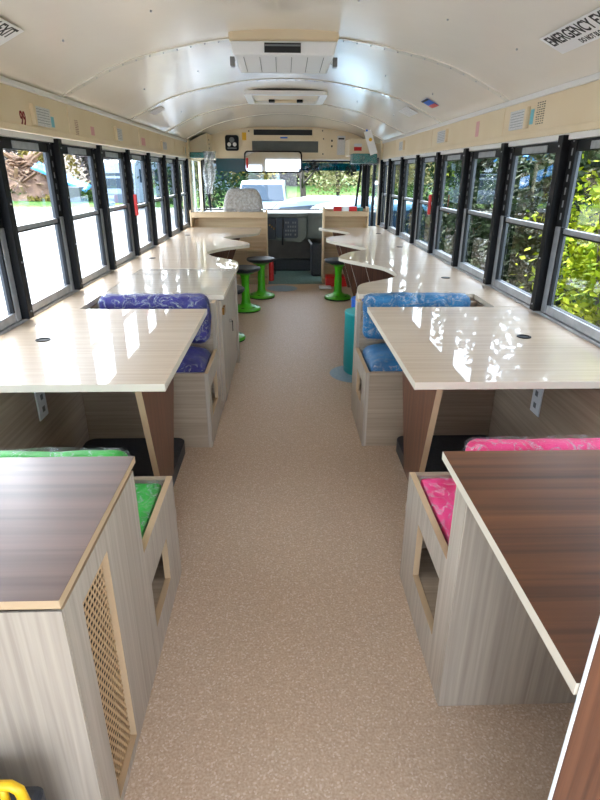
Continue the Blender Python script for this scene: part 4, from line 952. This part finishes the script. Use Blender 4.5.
SUV = [(-2.3, .36), (2.2, .36), (2.34, .75), (2.25, 1.05), (1.35, 1.2), (.75, 1.72), (.2, 1.82), (-1.4, 1.82), (-2.0, 1.68), (-2.36, 1.1), (-2.36, .55)]
SW = [[(1.1, 1.22), (.72, 1.62), (-.25, 1.70), (-.25, 1.2)], [(-.33, 1.2), (-.33, 1.70), (-1.2, 1.70), (-1.2, 1.2)], [(-1.3, 1.2), (-1.3, 1.70), (-1.85, 1.6), (-2.1, 1.2)], ('f', 1.33, 1.22, .8, 1.68, -1)]
vehicle('parked_car', 'white parked car farther ahead of the bus, roof higher than the pale blue one', 'car', .75, 13.6, PI/2-.12, 4.6, 1.85, 1.82, SUV, SW, wpaint, (-1.4, 1.45))
vehicle('parked_car', 'pale blue parked car just ahead of the bus, nearest to windshield', 'car', 1.5, 11.4, PI/2+.08, 4.6, 1.85, 1.82, SUV, SW, cyanp, (-1.4, 1.45))
VAN = [(-2.6, .35), (2.3, .35), (2.45, .9), (2.3, 1.15), (1.7, 1.3), (1.1, 1.95), (.8, 2.05), (-2.5, 2.05), (-2.65, 1.6)]
VW = [[(1.55, 1.25), (1.1, 1.85), (.3, 1.85), (.3, 1.25)], [(.2, 1.3), (.2, 1.85), (-1.1, 1.85), (-1.1, 1.3)], [(-1.2, 1.3), (-1.2, 1.85), (-2.4, 1.85), (-2.4, 1.3)], ('f', 1.68, 1.35, 1.15, 1.9, -1)]
vehicle('parked_van', 'white parked van with dark windows seen past the driver seat', 'van', -.78, 24.0, PI-.02, 5.1, 1.95, 2.05, VAN, VW, wpaint, (-1.6, 1.6))
vehicle('parked_car', 'silver parked car far right ahead behind the right bookshelf', 'car', 5.4, 15.5, .3, 4.6, 1.85, 1.56, CAR, CW, silver, (-1.4, 1.45))
COACH = [(-5.8, .4), (5.4, .4), (5.9, 1.0), (5.8, 2.1), (5.3, 2.95), (4.9, 3.1), (-5.8, 3.1)]
def coach_w(n=7):
    out = [];
    for k in range(n): a = -5.4+k*1.45; out.append([(a, 1.7), (a+1.3, 1.7), (a+1.3, 2.55), (a, 2.55)])
    out.append(('f', 5.87, 1.35, 5.75, 2.3, -1)); out.append(('f', -5.8, 1.6, -5.8, 2.5, 1)); return out
vehicle('parked_coach', 'white parked coach across the lot on the left', 'coach', -10.9, 45.0, PI-.03, 11.6, 2.5, 3.1, COACH, coach_w(), wpaint, (-3.6, 3.8))
vehicle('parked_coach', 'second white parked coach, farther ahead on the left', 'coach', -6.2, 55.0, PI/2+.3, 11.6, 2.5, 3.1, COACH, coach_w(), wpaint, (-3.6, 3.8))
vehicle('parked_coach', 'white parked coach among the trees on the right', 'coach', 11.2, 25.0, .15, 11.6, 2.5, 3.1, COACH, coach_w(), wpaint, (-3.6, 3.8))
# house and canopy on the right
hs2 = thing('white_house', 'small white house with brown window beyond the yellow-green shrubs', 'house', (12, 10.5, G))
box('wall', 9.6, 13.5, 12.6, 16.4, G, 2.0, mat('white_siding', srgb(214, 214, 210), .7), hs2, bevel=0)
plate('roof', [(9.2, 2.0), (13.9, 2.0), (11.5, 3.6)], [], 'y', 12.3, 16.7, mat('dark_roof', srgb(70, 66, 64), .8), hs2)
wd = box('window', 9.56, 9.6, 13.7, 14.6, .0, 1.2, mat('brown_frame', srgb(96, 72, 56), .6), hs2); box('pane', 9.55, 9.559, 13.78, 14.52, .08, 1.12, carglass, wd, bevel=0)
cn = thing('blue_canopy', 'blue canopy tent on thin posts among the right-hand trees', 'canopy', (7.5, 13.5, G))
plate('canopy_roof', [(6.9, 1.75), (8.6, 1.75), (7.75, 2.25)], [], 'y', 17.0, 19.4, bluet, cn)
for x in (7.0, 8.5):
    for y in (17.1, 19.3): box('post', x-.03, x+.03, y-.03, y+.03, G, 1.75, M['whitemetal'], cn, bevel=0)
